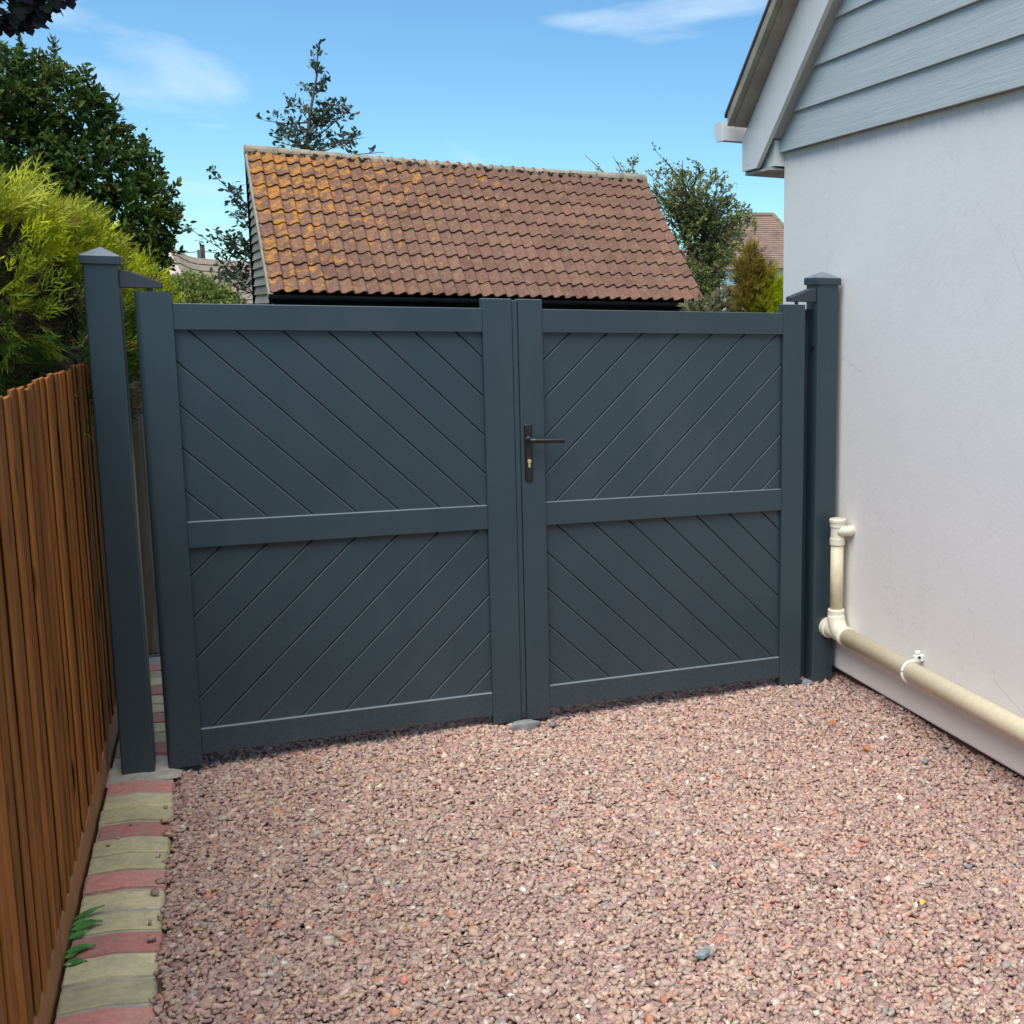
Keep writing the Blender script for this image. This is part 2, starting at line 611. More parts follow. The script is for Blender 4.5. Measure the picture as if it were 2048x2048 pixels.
MAT['render'] = render_mat()
MAT['clad'] = clad_mat()
MAT['fence'] = wood_mat('orange_stained_board', (0.145, 0.042, 0.007), (0.34, 0.124, 0.020), (0.52, 0.235, 0.05))
MAT['gravel_board'] = wood_mat('pale_gravel_board', (0.26, 0.12, 0.05), (0.38, 0.19, 0.085), (0.48, 0.27, 0.13), False)
MAT['grey_wood'] = wood_mat('weathered_post', (0.11, 0.10, 0.07), (0.22, 0.20, 0.15), (0.36, 0.34, 0.27), False)
MAT['shed_board'] = wood_mat('weathered_weatherboard', (0.17, 0.16, 0.12), (0.27, 0.26, 0.20), (0.36, 0.35, 0.28), False)
MAT['brick_y'] = brick_mat('yellow_block', (0.46, 0.40, 0.215), (0.60, 0.535, 0.31), (0.68, 0.62, 0.40))
MAT['brick_r'] = brick_mat('red_block', (0.43, 0.175, 0.145), (0.56, 0.24, 0.20), (0.62, 0.32, 0.27))
MAT['tile'] = tile_mat()
MAT['ridge'] = basic('ridge_cement', (0.27, 0.235, 0.17), 0.95, 0.3, 7, 0.5, 40)
MAT['moss'] = basic('moss', (0.035, 0.035, 0.015), 0.95, 0.4, 20, 0.6, 60)
MAT['pipe'] = basic('aged_cream_pipe', (0.68, 0.595, 0.40), 0.45, 0.07, 40)
MAT['gravel'] = tint_mat('gravel_stone', 0.9, 0.0, 0.2, 0.22)
MAT['leaf'] = tint_mat('leaf', 0.45, 0.25, 0.25)
MAT['leaf_matt'] = tint_mat('leaf_matt', 0.7, 0.32, 0.12)
MAT['spray'] = tint_mat('conifer_spray', 0.6, 0.14, 0.15)
MAT['far_tile'] = far_tile_mat('brown_far_tile', (0.17, 0.135, 0.10), (0.225, 0.18, 0.135), (0.28, 0.225, 0.17), 5)
MAT['far_plain'] = far_tile_mat('mottled_plain_tile', (0.16, 0.10, 0.08), (0.25, 0.17, 0.13), (0.34, 0.20, 0.11), 1.6)

# ------------------------------------------------------------------ ground
from_py('ground', [(-400, -200, -0.10), (400, -200, -0.10), (400, 800, -0.10), (-400, 800, -0.10)], [(0, 1, 2, 3)],
        MAT['ground'], kind='structure')
# bed of the drive, gently uneven
bm = bmesh.new()
nx, ny = 40, 60
X0, X1, Y0, Y1 = -0.24, 2.75, -1.5, 6.4
grid = [[bm.verts.new((X0 + (X1 - X0) * i / nx, Y0 + (Y1 - Y0) * j / ny,
                       -0.022 + 0.004 * math.sin(i * 0.9 + j * 0.6) + random.uniform(-.002, .002)))
         for j in range(ny + 1)] for i in range(nx + 1)]
for i in range(nx):
    for j in range(ny):
        bm.faces.new((grid[i][j], grid[i + 1][j], grid[i + 1][j + 1], grid[i][j + 1]))
from_bm('driveway', bm, MAT['bed'], kind='structure')


# ------------------------------------------------------------------ gravel
def stone_protos(k, seed, chip=False):
    g = np.random.default_rng(seed)
    t = (1 + 5 ** 0.5) / 2
    out = []
    for i in range(k):
        if chip:      # angular split chip: a skewed block with two corners knocked in
            V = np.array([(x, y, z) for z in (-1, 1) for y in (-1, 1) for x in (-1, 1)], float) * .78
            V *= g.uniform(.55, 1.25, (8, 3))
            V[:, 0] += V[:, 1] * g.uniform(-.5, .5)
            V[4:, :2] *= g.uniform(.55, .95)
            Fc = [(0, 2, 3), (0, 3, 1), (4, 5, 7), (4, 7, 6), (0, 1, 5), (0, 5, 4), (1, 3, 7), (1, 7, 5), (3, 2, 6), (3, 6, 7), (2, 0, 4), (2, 4, 6)]
            out.append((V, Fc))
            continue
        V = np.array([(-1, t, 0), (1, t, 0), (-1, -t, 0), (1, -t, 0), (0, -1, t), (0, 1, t), (0, -1, -t), (0, 1, -t),
                      (t, 0, -1), (t, 0, 1), (-t, 0, -1), (-t, 0, 1)], float)
        V /= np.linalg.norm(V[0])
        Fc = [(0, 11, 5), (0, 5, 1), (0, 1, 7), (0, 7, 10), (0, 10, 11), (1, 5, 9), (5, 11, 4), (11, 10, 2), (10, 7, 6),
              (7, 1, 8), (3, 9, 4), (3, 4, 2), (3, 2, 6), (3, 6, 8), (3, 8, 9), (4, 9, 5), (2, 4, 11), (6, 2, 10),
              (8, 6, 7), (9, 8, 1)]
        V = V @ rand_rot(1, g)[0].T
        V = V * g.uniform(0.75, 1.18, size=(12, 1))
        for c_ in range(3):
            V[:, c_] = np.clip(V[:, c_], -g.uniform(.45, .9), g.uniform(.45, .9))
        out.append((V, Fc))
    return out


def gravel_field():
    g = np.random.default_rng(3)
    step = 0.0142
    xs = np.arange(-0.245, 2.70, step)
    ys = np.arange(1.9, 5.75, step)
    GX, GY = np.meshgrid(xs, ys)
    P = np.stack([GX.ravel(), GY.ravel()], 1)
    P = np.concatenate([P, P + step / 2])
    P += g.uniform(-.5, .5, P.shape) * step
    # keep what the yard could show: a margin in front of the lower edge of the view
    P = P[(P[:, 1] > 3.20 - 0.47 * (P[:, 0] + 0.58) - 0.35) & (P[:, 0] < 2.69)]
    edge = -0.232 + 0.010 * np.sin(P[:, 1] * 21) + 0.006 * np.sin(P[:, 1] * 57)
    P = P[P[:, 0] > edge]
    st_ = np.stack([g.uniform(-.44, -.24, 14), g.uniform(2.9, 4.9, 14)], 1)
    st_[:11, 0] = g.uniform(-.275, -.24, 11)
    P = np.concatenate([P, st_])
    n = len(P)
    und = 0.006 * np.sin(P[:, 0] * 4.1 + P[:, 1] * 2.2) + 0.005 * np.sin(P[:, 0] * 9 - P[:, 1] * 6.3)
    z = und - 0.006 + g.uniform(-0.010, 0.008, n)
    # heaped against the wall and the gate foot
    z += .026 * np.clip((P[:, 0] - 2.42) / .24, 0, 1) ** 1.5 * (1 + .4 * np.sin(P[:, 1] * 6.0))   # heaped along the wall
    z[-14:] = np.interp(P[-14:, 0], [-.345, -.236], [.030, .012])
    pos = np.stack([P[:, 0], P[:, 1], z], 1)
    size = np.clip(g.lognormal(math.log(0.0112), 0.24, n), 0.006, 0.018)
    size[g.random(n) < 0.012] *= 1.45
    sc3 = size[:, None] * np.stack([g.uniform(.95, 1.5, n), g.uniform(.65, 1.05, n), g.uniform(.32, .62, n)], 1)
    # mostly lying flat, randomly tilted
    rz = g.uniform(0, 2 * math.pi, n)
    tilt = np.abs(g.normal(0, 0.50, n))
    ta = g.uniform(0, 2 * math.pi, n)
    cz, sz = np.cos(rz), np.sin(rz)
    Z = np.zeros(n); O = np.ones(n)
    Rz = np.stack([np.stack([cz, -sz, Z], -1), np.stack([sz, cz, Z], -1), np.stack([Z, Z, O], -1)], 1)
    ax = np.stack([np.cos(ta), np.sin(ta), Z], 1)
    K = np.stack([np.stack([Z, -ax[:, 2], ax[:, 1]], -1), np.stack([ax[:, 2], Z, -ax[:, 0]], -1),
                  np.stack([-ax[:, 1], ax[:, 0], Z], -1)], 1)
    I = np.eye(3)[None]
    Rt = I + np.sin(tilt)[:, None, None] * K + (1 - np.cos(tilt))[:, None, None] * (K @ K)
    rot = Rt @ Rz
    pal = np.array([(.40, .255, .215), (.45, .30, .25), (.335, .20, .18), (.36, .25, .225), (.50, .36, .30),
                    (.29, .175, .165), (.43, .27, .20), (.36, .30, .265), (.52, .43, .37), (.46, .20, .14),
                    (.24, .235, .23), (.62, .57, .52)])
    w = np.array([.22, .13, .19, .13, .05, .12, .09, .035, .012, .022, .004, .003]); w /= w.sum()
    col = pal[g.choice(len(pal), n, p=w)] * np.array([1.13, 1.20, 1.14]) * g.uniform(.88, 1.12, (n, 1)) * g.uniform(.96, 1.04, (n, 3))
    # slow drift of the mix over the drive
    dr = 0.5 + 0.5 * np.sin(P[:, 0] * 1.7 + 1.0) * np.sin(P[:, 1] * 1.3)
    col *= (1 + 0.10 * (dr[:, None] - .5) * np.array([1, .7, .6]))
    protos = stone_protos(3, 11) + stone_protos(11, 12, True)
    K_ = len(protos)
    which = g.integers(0, K_, n)
    Vs, Cs, Fs, k0 = [], [], [], 0
    for k in range(K_):      # join the stone shapes into one mesh
        m_ = which == k
        PV, PF = protos[k]
        L = PV[None] * sc3[m_][:, None, :]
        V = np.einsum('nij,nkj->nki', rot[m_], L) + pos[m_][:, None, :]
        nv = len(PV)
        cc = np.ones((len(V), nv, 4), np.float32); cc[:, :, :3] = col[m_][:, None, :]
        Fs.append((np.array(PF)[None] + (k0 + np.arange(len(V)) * nv)[:, None, None]).reshape(-1, 3))
        k0 += len(V) * nv
        Vs.append(V.reshape(-1, 3)); Cs.append(cc.reshape(-1, 4))
    V = np.concatenate(Vs); C = np.concatenate(Cs); Fa = np.concatenate(Fs)
    me = bpy.data.meshes.new('gravel')
    me.vertices.add(len(V))
    me.vertices.foreach_set('co', V.astype(np.float32).ravel())
    me.loops.add(Fa.size); me.loops.foreach_set('vertex_index', Fa.astype(np.int32).ravel())
    np_ = len(Fa)
    me.polygons.add(np_)
    me.polygons.foreach_set('loop_start', (np.arange(np_) * 3).astype(np.int32))
    me.polygons.foreach_set('loop_total', np.full(np_, 3, np.int32))
    a = me.attributes.new('tint', 'FLOAT_COLOR', 'POINT')
    a.data.foreach_set('color', C.ravel())
    me.update(calc_edges=True)
    return link('gravel', me, MAT['gravel'], kind='stuff')


gravel = gravel_field()

# ------------------------------------------------------------------ house on the right
WX, WY = 2.63, 5.69                 # wall face and far corner
PIT = 0.81                          # roof slope dz/dy
RY = 1.75                           # ridge line (y)
house = empty('rendered_house', (5.0, 1.7, 0), 'white rendered house with grey weatherboarded gable on the right of the gates', 'house')
YB = 2 * RY - WY
# rendered wall (a box up to the cladding)
box('wall', WX, 9.5, YB, WY, 0.058, 2.70, MAT['render'], house, 0.012, 2)
box('plinth', WX + 0.035, 9.4, YB + .05, WY - .04, -0.09, 0.058, MAT['plinth'], house)


def zc(y):       # line where cladding meets the soffit
    return 2.90 + (5.335 - (RY + abs(y - RY))) * PIT if y >= RY else 2.90 + (5.335 - (2 * RY - y)) * PIT


zr = 2.90 + (5.335 - RY) * PIT
prism('gable_backing', [(YB, 2.60), (WY, 2.60), (WY, 2.66), (RY, zr + 0.05), (YB, 2.66)], 'x', WX - 0.012, 9.5,
      MAT['clad'], house)
# weatherboards, each a board of its own, lapped
EXP = 0.176
z = 2.585
bi = 0
while z < zr - 0.05:
    z1 = min(z + EXP + 0.03, zr)
    def yl(zz): return min(5.83, 5.335 - (zz - 2.90) / PIT + 0.06)
    a0, a1 = yl(z), yl(z1)
    b0, b1 = 2 * RY - a0, 2 * RY - a1
    cuts = [(a0, a1, None)]
    joint = {1: 4.985, 3: 3.9, 4: 4.4, 6: 3.1}.get(bi)
    segs = [((a0, a1), (b0, b1))] if joint is None else [((a0, a1), (joint + .0015, joint + .0015)), ((joint - .0015, joint - .0015), (b0, b1))]
    for (p0, p1), (q0, q1) in segs:
        xt, xb = WX - 0.016, WX - 0.034   # top tucked under the next board, bottom proud
        V = [(xb, q0, z), (xb, p0, z), (xt, p1, z1), (xt, q1, z1),
             (xb + .013, q0, z), (xb + .013, p0, z), (xt + .010, p1, z1), (xt + .010, q1, z1)]
        Fc = [(0, 3, 2, 1), (4, 5, 6, 7), (0, 1, 5, 4), (2, 3, 7, 6), (1, 2, 6, 5), (3, 0, 4, 7)]
        from_py('weatherboard', V, Fc, MAT['clad'], house)
    z += EXP
    bi += 1
# bargeboard, soffit strip, verge and roof slopes (both sides of the ridge)
XB = 2.53


def slope_prism(name, xa, xb_, lo, hi, yend, mat):
    """strip parallel to the roof slope between heights lo and hi above the soffit line, ending with a plumb cut at yend"""
    for sgn in (1, -1):
        ye = RY + sgn * (yend - RY)
        zE = 2.90 + (5.335 - yend) * PIT
        poly = [(ye, zE + lo), (ye, zE + hi), (RY, zr + hi), (RY, zr + lo)]
        prism(name, poly, 'x', xa, xb_, mat, house)


def barge(name, xa, xb_, lo, hi, ytip, zcut, mat):
    for sgn in (1, -1):
        yt = RY + sgn * (ytip - RY)
        zt_ = 2.90 + (5.335 - ytip) * PIT
        yc = 5.335 - (zcut - lo - 2.90) / PIT
        ycs = RY + sgn * (yc - RY)
        prism(name, [(yt, zcut), (yt, zt_ + hi), (RY, zr + hi), (RY, zr + lo), (ycs, zcut)], 'x', xa, xb_, mat, house)


barge('bargeboard', XB, XB + 0.022, 0.002, 0.318, 5.995, 2.518, MAT['upvc'])
slope_prism('barge_soffit', XB + 0.022, WX + .02, 0.014, 0.05, 5.66, MAT['soffit'])
slope_prism('verge', 2.425, 2.455, 0.330, 0.392, 5.945, MAT['verge'])
slope_prism('undercloak', 2.455, 2.60, 0.3195, 0.350, 5.935, MAT['verge_under'])
slope_prism('roof', 2.418, 9.6, 0.393, 0.412, 5.97, MAT['house_tile'])
# boxed eaves end
zE = 2.515
prism('eaves_box', [(5.675, zE + .004), (5.992, zE + .004), (5.992, 2.735), (5.84, 2.735), (5.675, 2.645)], 'x', 2.572, 2.66, MAT['upvc'], house)
box('fascia', XB + 0.024, 9.5, 5.993, 6.012, 2.50, 2.74, MAT['upvc'], house)
box('eaves_soffit', XB + 0.022, 9.5, WY + .002, 5.991, 2.500, 2.512, MAT['soffit'], house)
bm = bmesh.new()   # box-section gutter with its stop end
add_prism(bm, [(6.014, 2.675), (6.085, 2.675), (6.105, 2.695), (6.112, 2.765), (6.106, 2.765), (6.098, 2.700), (6.083, 2.682), (6.020, 2.682), (6.020, 2.765), (6.014, 2.765)], 'x', 2.43, 9.5)
add_prism(bm, [(6.012, 2.670), (6.088, 2.670), (6.110, 2.692), (6.117, 2.770), (6.012, 2.770)], 'x', 2.42, 2.43)
from_bm('gutter', bm, MAT['upvc'], house)
# barge fixing nails
for (yy, dz) in ((5.90, 0.10), (5.80, 0.235), (5.2, .2), (5.25, .07)):
    zz = 2.90 + (5.335 - yy) * PIT + dz
    bm = bmesh.new()
    add_tube(bm, [(XB - .002, yy, zz), (XB + .004, yy, zz)], 0.004, 8)
    from_bm('nail', bm, MAT['soffit'], house)

# ------------------------------------------------------------------ waste pipe on the wall
pipe = empty('waste_pipe', (2.57, 4.9, 0), 'cream plastic waste pipe running low along the white rendered wall', 'pipe')
PXx, PZ, PR = 2.572, 0.262, 0.041
bm = bmesh.new(); add_tube(bm, [(PXx, 4.83, PZ + .016), (PXx, 3.4, PZ + .008), (PXx, 1.0, PZ - .004), (PXx, -1.4, PZ - .02)], PR, 28)
from_bm('horizontal_pipe', bm, MAT['pipe'], pipe, smooth=True)
VX, VY = 2.572, 4.915
bm = bmesh.new(); add_tube(bm, [(VX, VY, 0.36), (VX, VY, 0.72)], 0.031, 24)
from_bm('vertical_pipe', bm, MAT['pipe'], pipe, smooth=True)


def lathe(bm, prof, origin, axis='z', n=24):
    o = Vector(origin)
    rings = []
    for h, r in prof:
        ring = []
        for k in range(n):
            a = 2 * math.pi * k / n
            if axis == 'z': p = Vector((r * math.cos(a), r * math.sin(a), h))
            elif axis == 'y': p = Vector((r * math.cos(a), h, r * math.sin(a)))
            else: p = Vector((h, r * math.cos(a), r * math.sin(a)))
            ring.append(bm.verts.new(o + p))
        rings.append(ring)
    for a, b in zip(rings[:-1], rings[1:]):
        for k in range(n):
            bm.faces.new((a[k], a[(k + 1) % n], b[(k + 1) % n], b[k]))
    bm.faces.new(rings[0][::-1]); bm.faces.new(rings[-1])


bm = bmesh.new()
lathe(bm, [(0.328, .036), (0.33, .0405), (0.385, .0405), (0.389, .037), (0.39, .031)], (VX, VY, 0))
from_bm('socket_collar', bm, MAT['pipe_fit'], pipe)
# swept bend with access cap looking along the drive
bm = bmesh.new()
cy, rr = VY - 0.085, 0.085
arc = [(PXx, cy + rr * math.sin(a), PZ + .016 + rr - rr * math.cos(a)) for a in np.linspace(0, math.pi / 2, 9)]
arc = [(PXx, 4.80, PZ + .016)] + arc
add_tube(bm, arc, [0.047, 0.0455] + [0.043] * 7 + [0.040], 24)
from_bm('bend', bm, MAT['pipe_fit'], pipe, smooth=True)
bm = bmesh.new()
lathe(bm, [(4.865, .034), (4.88, .040), (4.965, .042), (4.968, .0485), (5.0, .0485), (5.004, .044), (5.006, .040), (5.018, .030), (5.022, .012)], (PXx, 0, PZ + .018), 'y')
from_bm('access_cap', bm, MAT['pipe_fit'], pipe)
bm = bmesh.new()
lathe(bm, [(0.700, .032), (0.702, .0365), (0.732, .0365), (0.734, .033), (0.785, .033), (0.787, .0365), (0.808, .0365), (0.810, .040), (0.822, .040), (0.826, .036), (0.826, .030), (0.80, .029)], (VX, VY, 0))
from_bm('tee_top', bm, MAT['pipe_fit'], pipe)
bm = bmesh.new()
add_tube(bm, [(VX, VY - .012, 0.757), (VX + .012, VY - .032, 0.770), (VX + .03, VY - .046, 0.773), (WX + .01, VY - .05, .773)], [.022, .023, .025, .024], 18)
from_bm('branch', bm, MAT['pipe_fit'], pipe, smooth=True)
# strap clip
bm = bmesh.new()
cyy = 4.215
pts = []
for a in np.linspace(math.radians(65), math.radians(285), 20):
    pts.append((PXx + (PR + .005) * math.cos(a), cyy, PZ + .012 + (PR + .005) * math.sin(a)))
add_tube(bm, pts, 0.0065, 8)
add_box(bm, PXx + .012, WX - .001, cyy - .012, cyy + .012, PZ + .052, PZ + .082, .004)
add_box(bm, PXx + .018, PXx + .042, cyy - .009, cyy + .009, PZ + .082, PZ + .100, .004)
from_bm('strap_clip', bm, MAT['clip'], pipe)
bm = bmesh.new()
add_tube(bm, [(PXx + .03, cyy - .02, PZ + .074), (PXx + .03, cyy - .010, PZ + .074)], .006, 8)
from_bm('screw', bm, MAT['gate_dark'], pipe)

# ------------------------------------------------------------------ gates
GY = 5.0
ZT, ZB = 1.820, 0.014            # stile top and bottom
RT = [(1.683, 1.780), (0.867, 0.967), (0.055, 0.155)]   # rails: bottom, top


def clip_poly(poly, a, b, c, keep_less):
    """clip a polygon by a*x+b*z <= c (or >=)"""
    out = []
    for i in range(len(poly)):
        p, q = poly[i], poly[(i + 1) % len(poly)]
        dp, dq = a * p[0] + b * p[1] - c, a * q[0] + b * q[1] - c
        if not keep_less: dp, dq = -dp, -dq
        if dp <= 0: out.append(p)
        if (dp < 0 < dq) or (dq < 0 < dp):
            s = dp / (dp - dq)
            out.append((p[0] + s * (q[0] - p[0]), p[1] + s * (q[1] - p[1])))
    return out


def planks(parent, x0, x1, z0, z1, kind, c0):
    """diagonal boards filling an opening; kind '\\' lines x+z=c, '/' lines x-z=c"""
    b = 1 if kind == '\\' else -1
    yf = GY + 0.022
    sp = 0.1605
    lo = min(x0 + b * z0, x0 + b * z1)
    hi = max(x1 + b * z0, x1 + b * z1)
    k0 = int(math.floor((lo - c0) / sp)) - 1
    k1 = int(math.ceil((hi - c0) / sp)) + 1
    rect = [(x0, z0), (x1, z0), (x1, z1), (x0, z1)]
    for k in range(k0, k1):
        ca, cb = c0 + k * sp, c0 + (k + 1) * sp
        def strip(ins):
            p = clip_poly(rect, 1, b, ca + ins, False)
            return clip_poly(p, 1, b, cb - ins, True) if len(p) > 2 else []
        front, side = strip(0.0066), strip(0.0014)
        if len(front) < 3 or len(side) != len(front): 
            if len(side) < 3: continue
            front = side
        area = abs(sum(front[i][0] * front[(i + 1) % len(front)][1] - front[(i + 1) % len(front)][0] * front[i][1] for i in range(len(front)))) / 2
        if area < 4e-4: continue
        n = len(front)
        V = [(p[0], yf, p[1]) for p in front] + [(p[0], yf + .0055, p[1]) for p in side] + [(p[0], yf + .014, p[1]) for p in side]
        Fc = [tuple(range(n)), tuple(range(3 * n - 1, 2 * n - 1, -1))]
        for i in range(n):
            j = (i + 1) % n
            Fc.append((i, i + n, j + n, j))
            Fc.append((i + n, i + 2 * n, j + 2 * n, j + n))
        bm = bmesh.new()
        vs = [bm.verts.new(v) for v in V]
        for f_ in Fc: bm.faces.new([vs[i] for i in f_])
        bmesh.ops.remove_doubles(bm, verts=bm.verts, dist=1e-5)
        from_bm('plank', bm, MAT['gate'], parent)
    box('backing_panel', x0, x1, yf + .0145, yf + .020, z0, z1, MAT['gate_dark'], parent)


def stile(parent, x0, x1, round_left=0.0):
    bm = bmesh.new()
    if round_left > 0:
        r = round_left
        poly = [(x1, GY), (x1, GY + .058), (x0, GY + .058)]
        poly += [(x0 + r - r * math.cos(a), GY + r - r * math.sin(a)) for a in np.linspace(0, math.pi / 2, 7)]
        add_prism(bm, poly, 'z', ZB, ZT)
    else:
        add_box(bm, x0, x1, GY, GY + .058, ZB, ZT, .0035, 2)
    return from_bm('stile', bm, MAT['gate'], parent)


def rails(parent, x0, x1):
    for nme, (a, b) in zip(('top_rail', 'middle_rail', 'bottom_rail'), RT):
        box(nme, x0, x1, GY + .002, GY + .052, a, b, MAT['gate'], parent, .0025, 2)


left = empty('gate_leaf', (-0.26, GY, 0), 'left dark grey boarded gate leaf, the one without the handle', 'gate', 'pair of dark grey driveway gates')
stile(left, -0.262, -0.142, 0.022)
stile(left, 0.968, 1.088)
rails(left, -0.142, 0.968)
planks(left, -0.142, 0.968, 0.967, 1.683, '\\', 1.745)
planks(left, -0.142, 0.968, 0.155, 0.867, '/', -0.735)
box('backing_edge', -0.262 + .004, -0.2, GY + .0585, GY + .064, ZB + .01, ZT - .01, MAT['gate_dark'], left)

right = empty('gate_leaf', (2.43, GY, 0), 'right dark grey boarded gate leaf with the black lever handle', 'gate', 'pair of dark grey driveway gates')
stile(right, 1.1125, 1.213)
box('meeting_strip', 1.089, 1.111, GY + .0035, GY + .055, ZB + .012, ZT - .006, MAT['gate'], right, .003, 2)
stile(right, 2.318, 2.43)
rails(right, 1.213, 2.318)
planks(right, 1.213, 2.318, 0.967, 1.683, '/', -0.348)
planks(right, 1.213, 2.318, 0.155, 0.867, '\\', 2.285)
# handle
hx = 1.143
hp_ = empty('handle', (0, 0, 0))
hp_.parent = right
hp_.location = Vector((hx, GY, 1.18)) - right.location
bpy.context.view_layer.update()
bm = bmesh.new()
add_box(bm, hx - .0165, hx + .0165, GY - .010, GY + .004, 1.062, 1.304, .007, 3)
from_bm('back_plate', bm, MAT['black'], hp_)
bm = bmesh.new()
lv = 1.238
add_tube(bm, [(hx, GY - .008, lv), (hx, GY - .038, lv), (hx + .004, GY - .050, lv), (hx + .016, GY - .056, lv), (hx + .14, GY - .056, lv - .002)], [.010, .010, .0105, .0105, .011], 16)
lathe(bm, [(GY - .024, .012), (GY - .022, .0155), (GY - .006, .0155)], (hx, 0, lv), 'y', 18)
from_bm('lever', bm, MAT['black'], hp_, smooth=False)
bm = bmesh.new()
lathe(bm, [(GY - .0135, .0078), (GY - .0125, .0085), (GY - .009, .0085)], (hx + .001, 0, 1.148), 'y', 16)
add_box(bm, hx + .001 - .0048, hx + .001 + .0048, GY - .0125, GY - .0095, 1.121, 1.142, .0015)
from_bm('lock_cylinder', bm, MAT['brass'], hp_)


# ------------------------------------------------------------------ gate posts
def post(x0, x1, label, side):
    p = empty('gate_post', ((x0 + x1) / 2, GY + .05, 0), label, 'gate post', 'dark grey gate posts')
    zt = 1.918
    box('shaft', x0, x1, GY, GY + .125, -0.02, zt, MAT['gate'], p, .006, 2)
    bm = bmesh.new()
    e = .0085
    a, b, c, d = x0 - e, x1 + e, GY - e, GY + .125 + e
    h0, h1, h2 = zt - .006, zt + .026, zt + .058
    vs = [bm.verts.new(q) for q in ((a, c, h0), (b, c, h0), (b, d, h0), (a, d, h0), (a, c, h1), (b, c, h1), (b, d, h1), (a, d, h1),
                                    ((a + b) / 2, (c + d) / 2, h2))]
    for f_ in ((3, 2, 1, 0), (0, 1, 5, 4), (1, 2, 6, 5), (2, 3, 7, 6), (3, 0, 4, 7), (4, 5, 8), (5, 6, 8), (6, 7, 8), (7, 4, 8)):
        bm.faces.new([vs[i] for i in f_])
    bmesh.ops.bevel(bm, geom=[e_ for e_ in bm.edges], offset=.0025, segments=1, profile=.5, affect='EDGES')
    from_bm('cap', bm, MAT['gate'], p)
    # top hinge arm reaching over the leaf
    yA, yB = GY + .012, GY + .062
    if side > 0:
        poly = [(x1 - .002, 1.832), (x1 + .135, 1.832), (x1 + .135, 1.853), (x1 + .03, 1.893), (x1 - .002, 1.896)]
        px_ = x1 + .095
    else:
        poly = [(x0 + .002, 1.832), (x0 + .002, 1.896), (x0 - .03, 1.893), (x0 - .135, 1.853), (x0 - .135, 1.832)]
        px_ = x0 - .095
    prism('hinge_arm', poly, 'y', yA, yB, MAT['gate_dark'], p, .003)
    bm = bmesh.new(); add_tube(bm, [(px_, GY + .03, 1.818), (px_, GY + .03, 1.833)], .009, 12)
    from_bm('hinge_pin', bm, MAT['gate_dark'], p)
    # bottom hinge shoe
    sx = x1 if side > 0 else x0
    bm = bmesh.new()
    if side > 0:
        add_box(bm, sx + .035, sx + .15, GY + .01, GY + .06, -.015, .011, .003)
    else:
        add_box(bm, sx - .17, sx - .001, GY + .008, GY + .066, -.012, .011, .003)
    from_bm('hinge_shoe', bm, MAT['gate_dark'], p)
    return p


post(-0.415, -0.305, 'dark grey gate post with pyramid cap beside the orange fence', 1)
pr = post(2.492, 2.602, 'dark grey gate post with pyramid cap against the white wall', -1)
box('added_gap_strip', 2.446, 2.4915, GY + .096, GY + .122, .0, 1.80, MAT['gate'], pr)  # added dark strip that blocks the bright gap between leaf and post
bm = bmesh.new(); add_tube(bm, [(2.4915, GY + .045, 1.628), (2.484, GY + .045, 1.628)], .016, 14)
from_bm('bolt', bm, MAT['black'], pr)
bm = bmesh.new()
add_prism(bm, [(2.440, 0.002), (2.505, 0.002), (2.492, .016), (2.455, .028)], 'y', GY + .0, GY + .02)
from_bm('foot_plate', bm, basic('galvanised', (0.30, 0.34, 0.38), 0.5, 0.1, 30), pr)

# ------------------------------------------------------------------ fence
fence = empty('featheredge_fence', (-0.48, 3.8, 0), 'orange brown featheredge board fence along the left of the gravel', 'fence')
pitch = 0.1105
y = 1.22 - pitch * 56
while y < 5.78:
    zt = 1.548 + random.uniform(-.007, .007)
    zb = 0.128 + random.uniform(-.012, .006)
    dx = random.uniform(-.002, .002)
    xf = -0.4615 + dx
    th = random.uniform(.0045, .0070)
    sk = random.uniform(-.004, .004)
    # thick near edge lapped over the thin far edge of the board before it
    poly = [(xf - th, y), (xf - .0022, y), (xf, y + .0022), (xf - .0075, y + pitch + .018), (xf - .0135, y + pitch + .018), (xf - .0135, y + .03)]
    bm = bmesh.new()
    n = len(poly)
    lev = []
    for i, t_ in enumerate((0, .33, .66, 1)):
        wob = random.uniform(-.0015, .0015)
        lev.append([bm.verts.new((q[0] + wob, q[1] + sk * t_, zb + (zt - zb) * t_)) for q in poly])
    bm.faces.new(lev[0][::-1]); bm.faces.new(lev[-1])
    for P_, Q_ in zip(lev[:-1], lev[1:]):
        for i in range(n):
            bm.faces.new((P_[i], P_[(i + 1) % n], Q_[(i + 1) % n], Q_[i]))
    from_bm('board', bm, MAT['fence'], fence)
    y += pitch
for ya, yb in ((-5.0, -.27), (-.265, 2.74), (2.745, 5.66), (5.665, 7.6)):
    box('gravel_board', -0.500, -0.4635, ya, yb, -.03, 0.124, MAT['gravel_board'], fence, .002)
for zz in (0.35, 0.85, 1.38):
    box('arris_rail', -0.545, -0.484, -5.0, 5.62, zz - .035, zz + .035, MAT['fence'], fence)
for (x0, y0, zt) in ((-0.65, -0.3, 1.52), (-0.65, 2.70, 1.52), (-0.600, 5.70, 1.60)):
    box('fence_post', x0, x0 + .10, y0, y0 + .10, -.05, zt, MAT['grey_wood'], fence, .006)
fence2 = empty('timber_fence', (-0.45, 6.6, 0), 'weathered grey timber fence glimpsed behind the left gate post', 'fence')
box('fence_post', -0.465, -0.352, 6.75, 6.85, .02, 1.575, MAT['grey_wood'], fence2, .006)
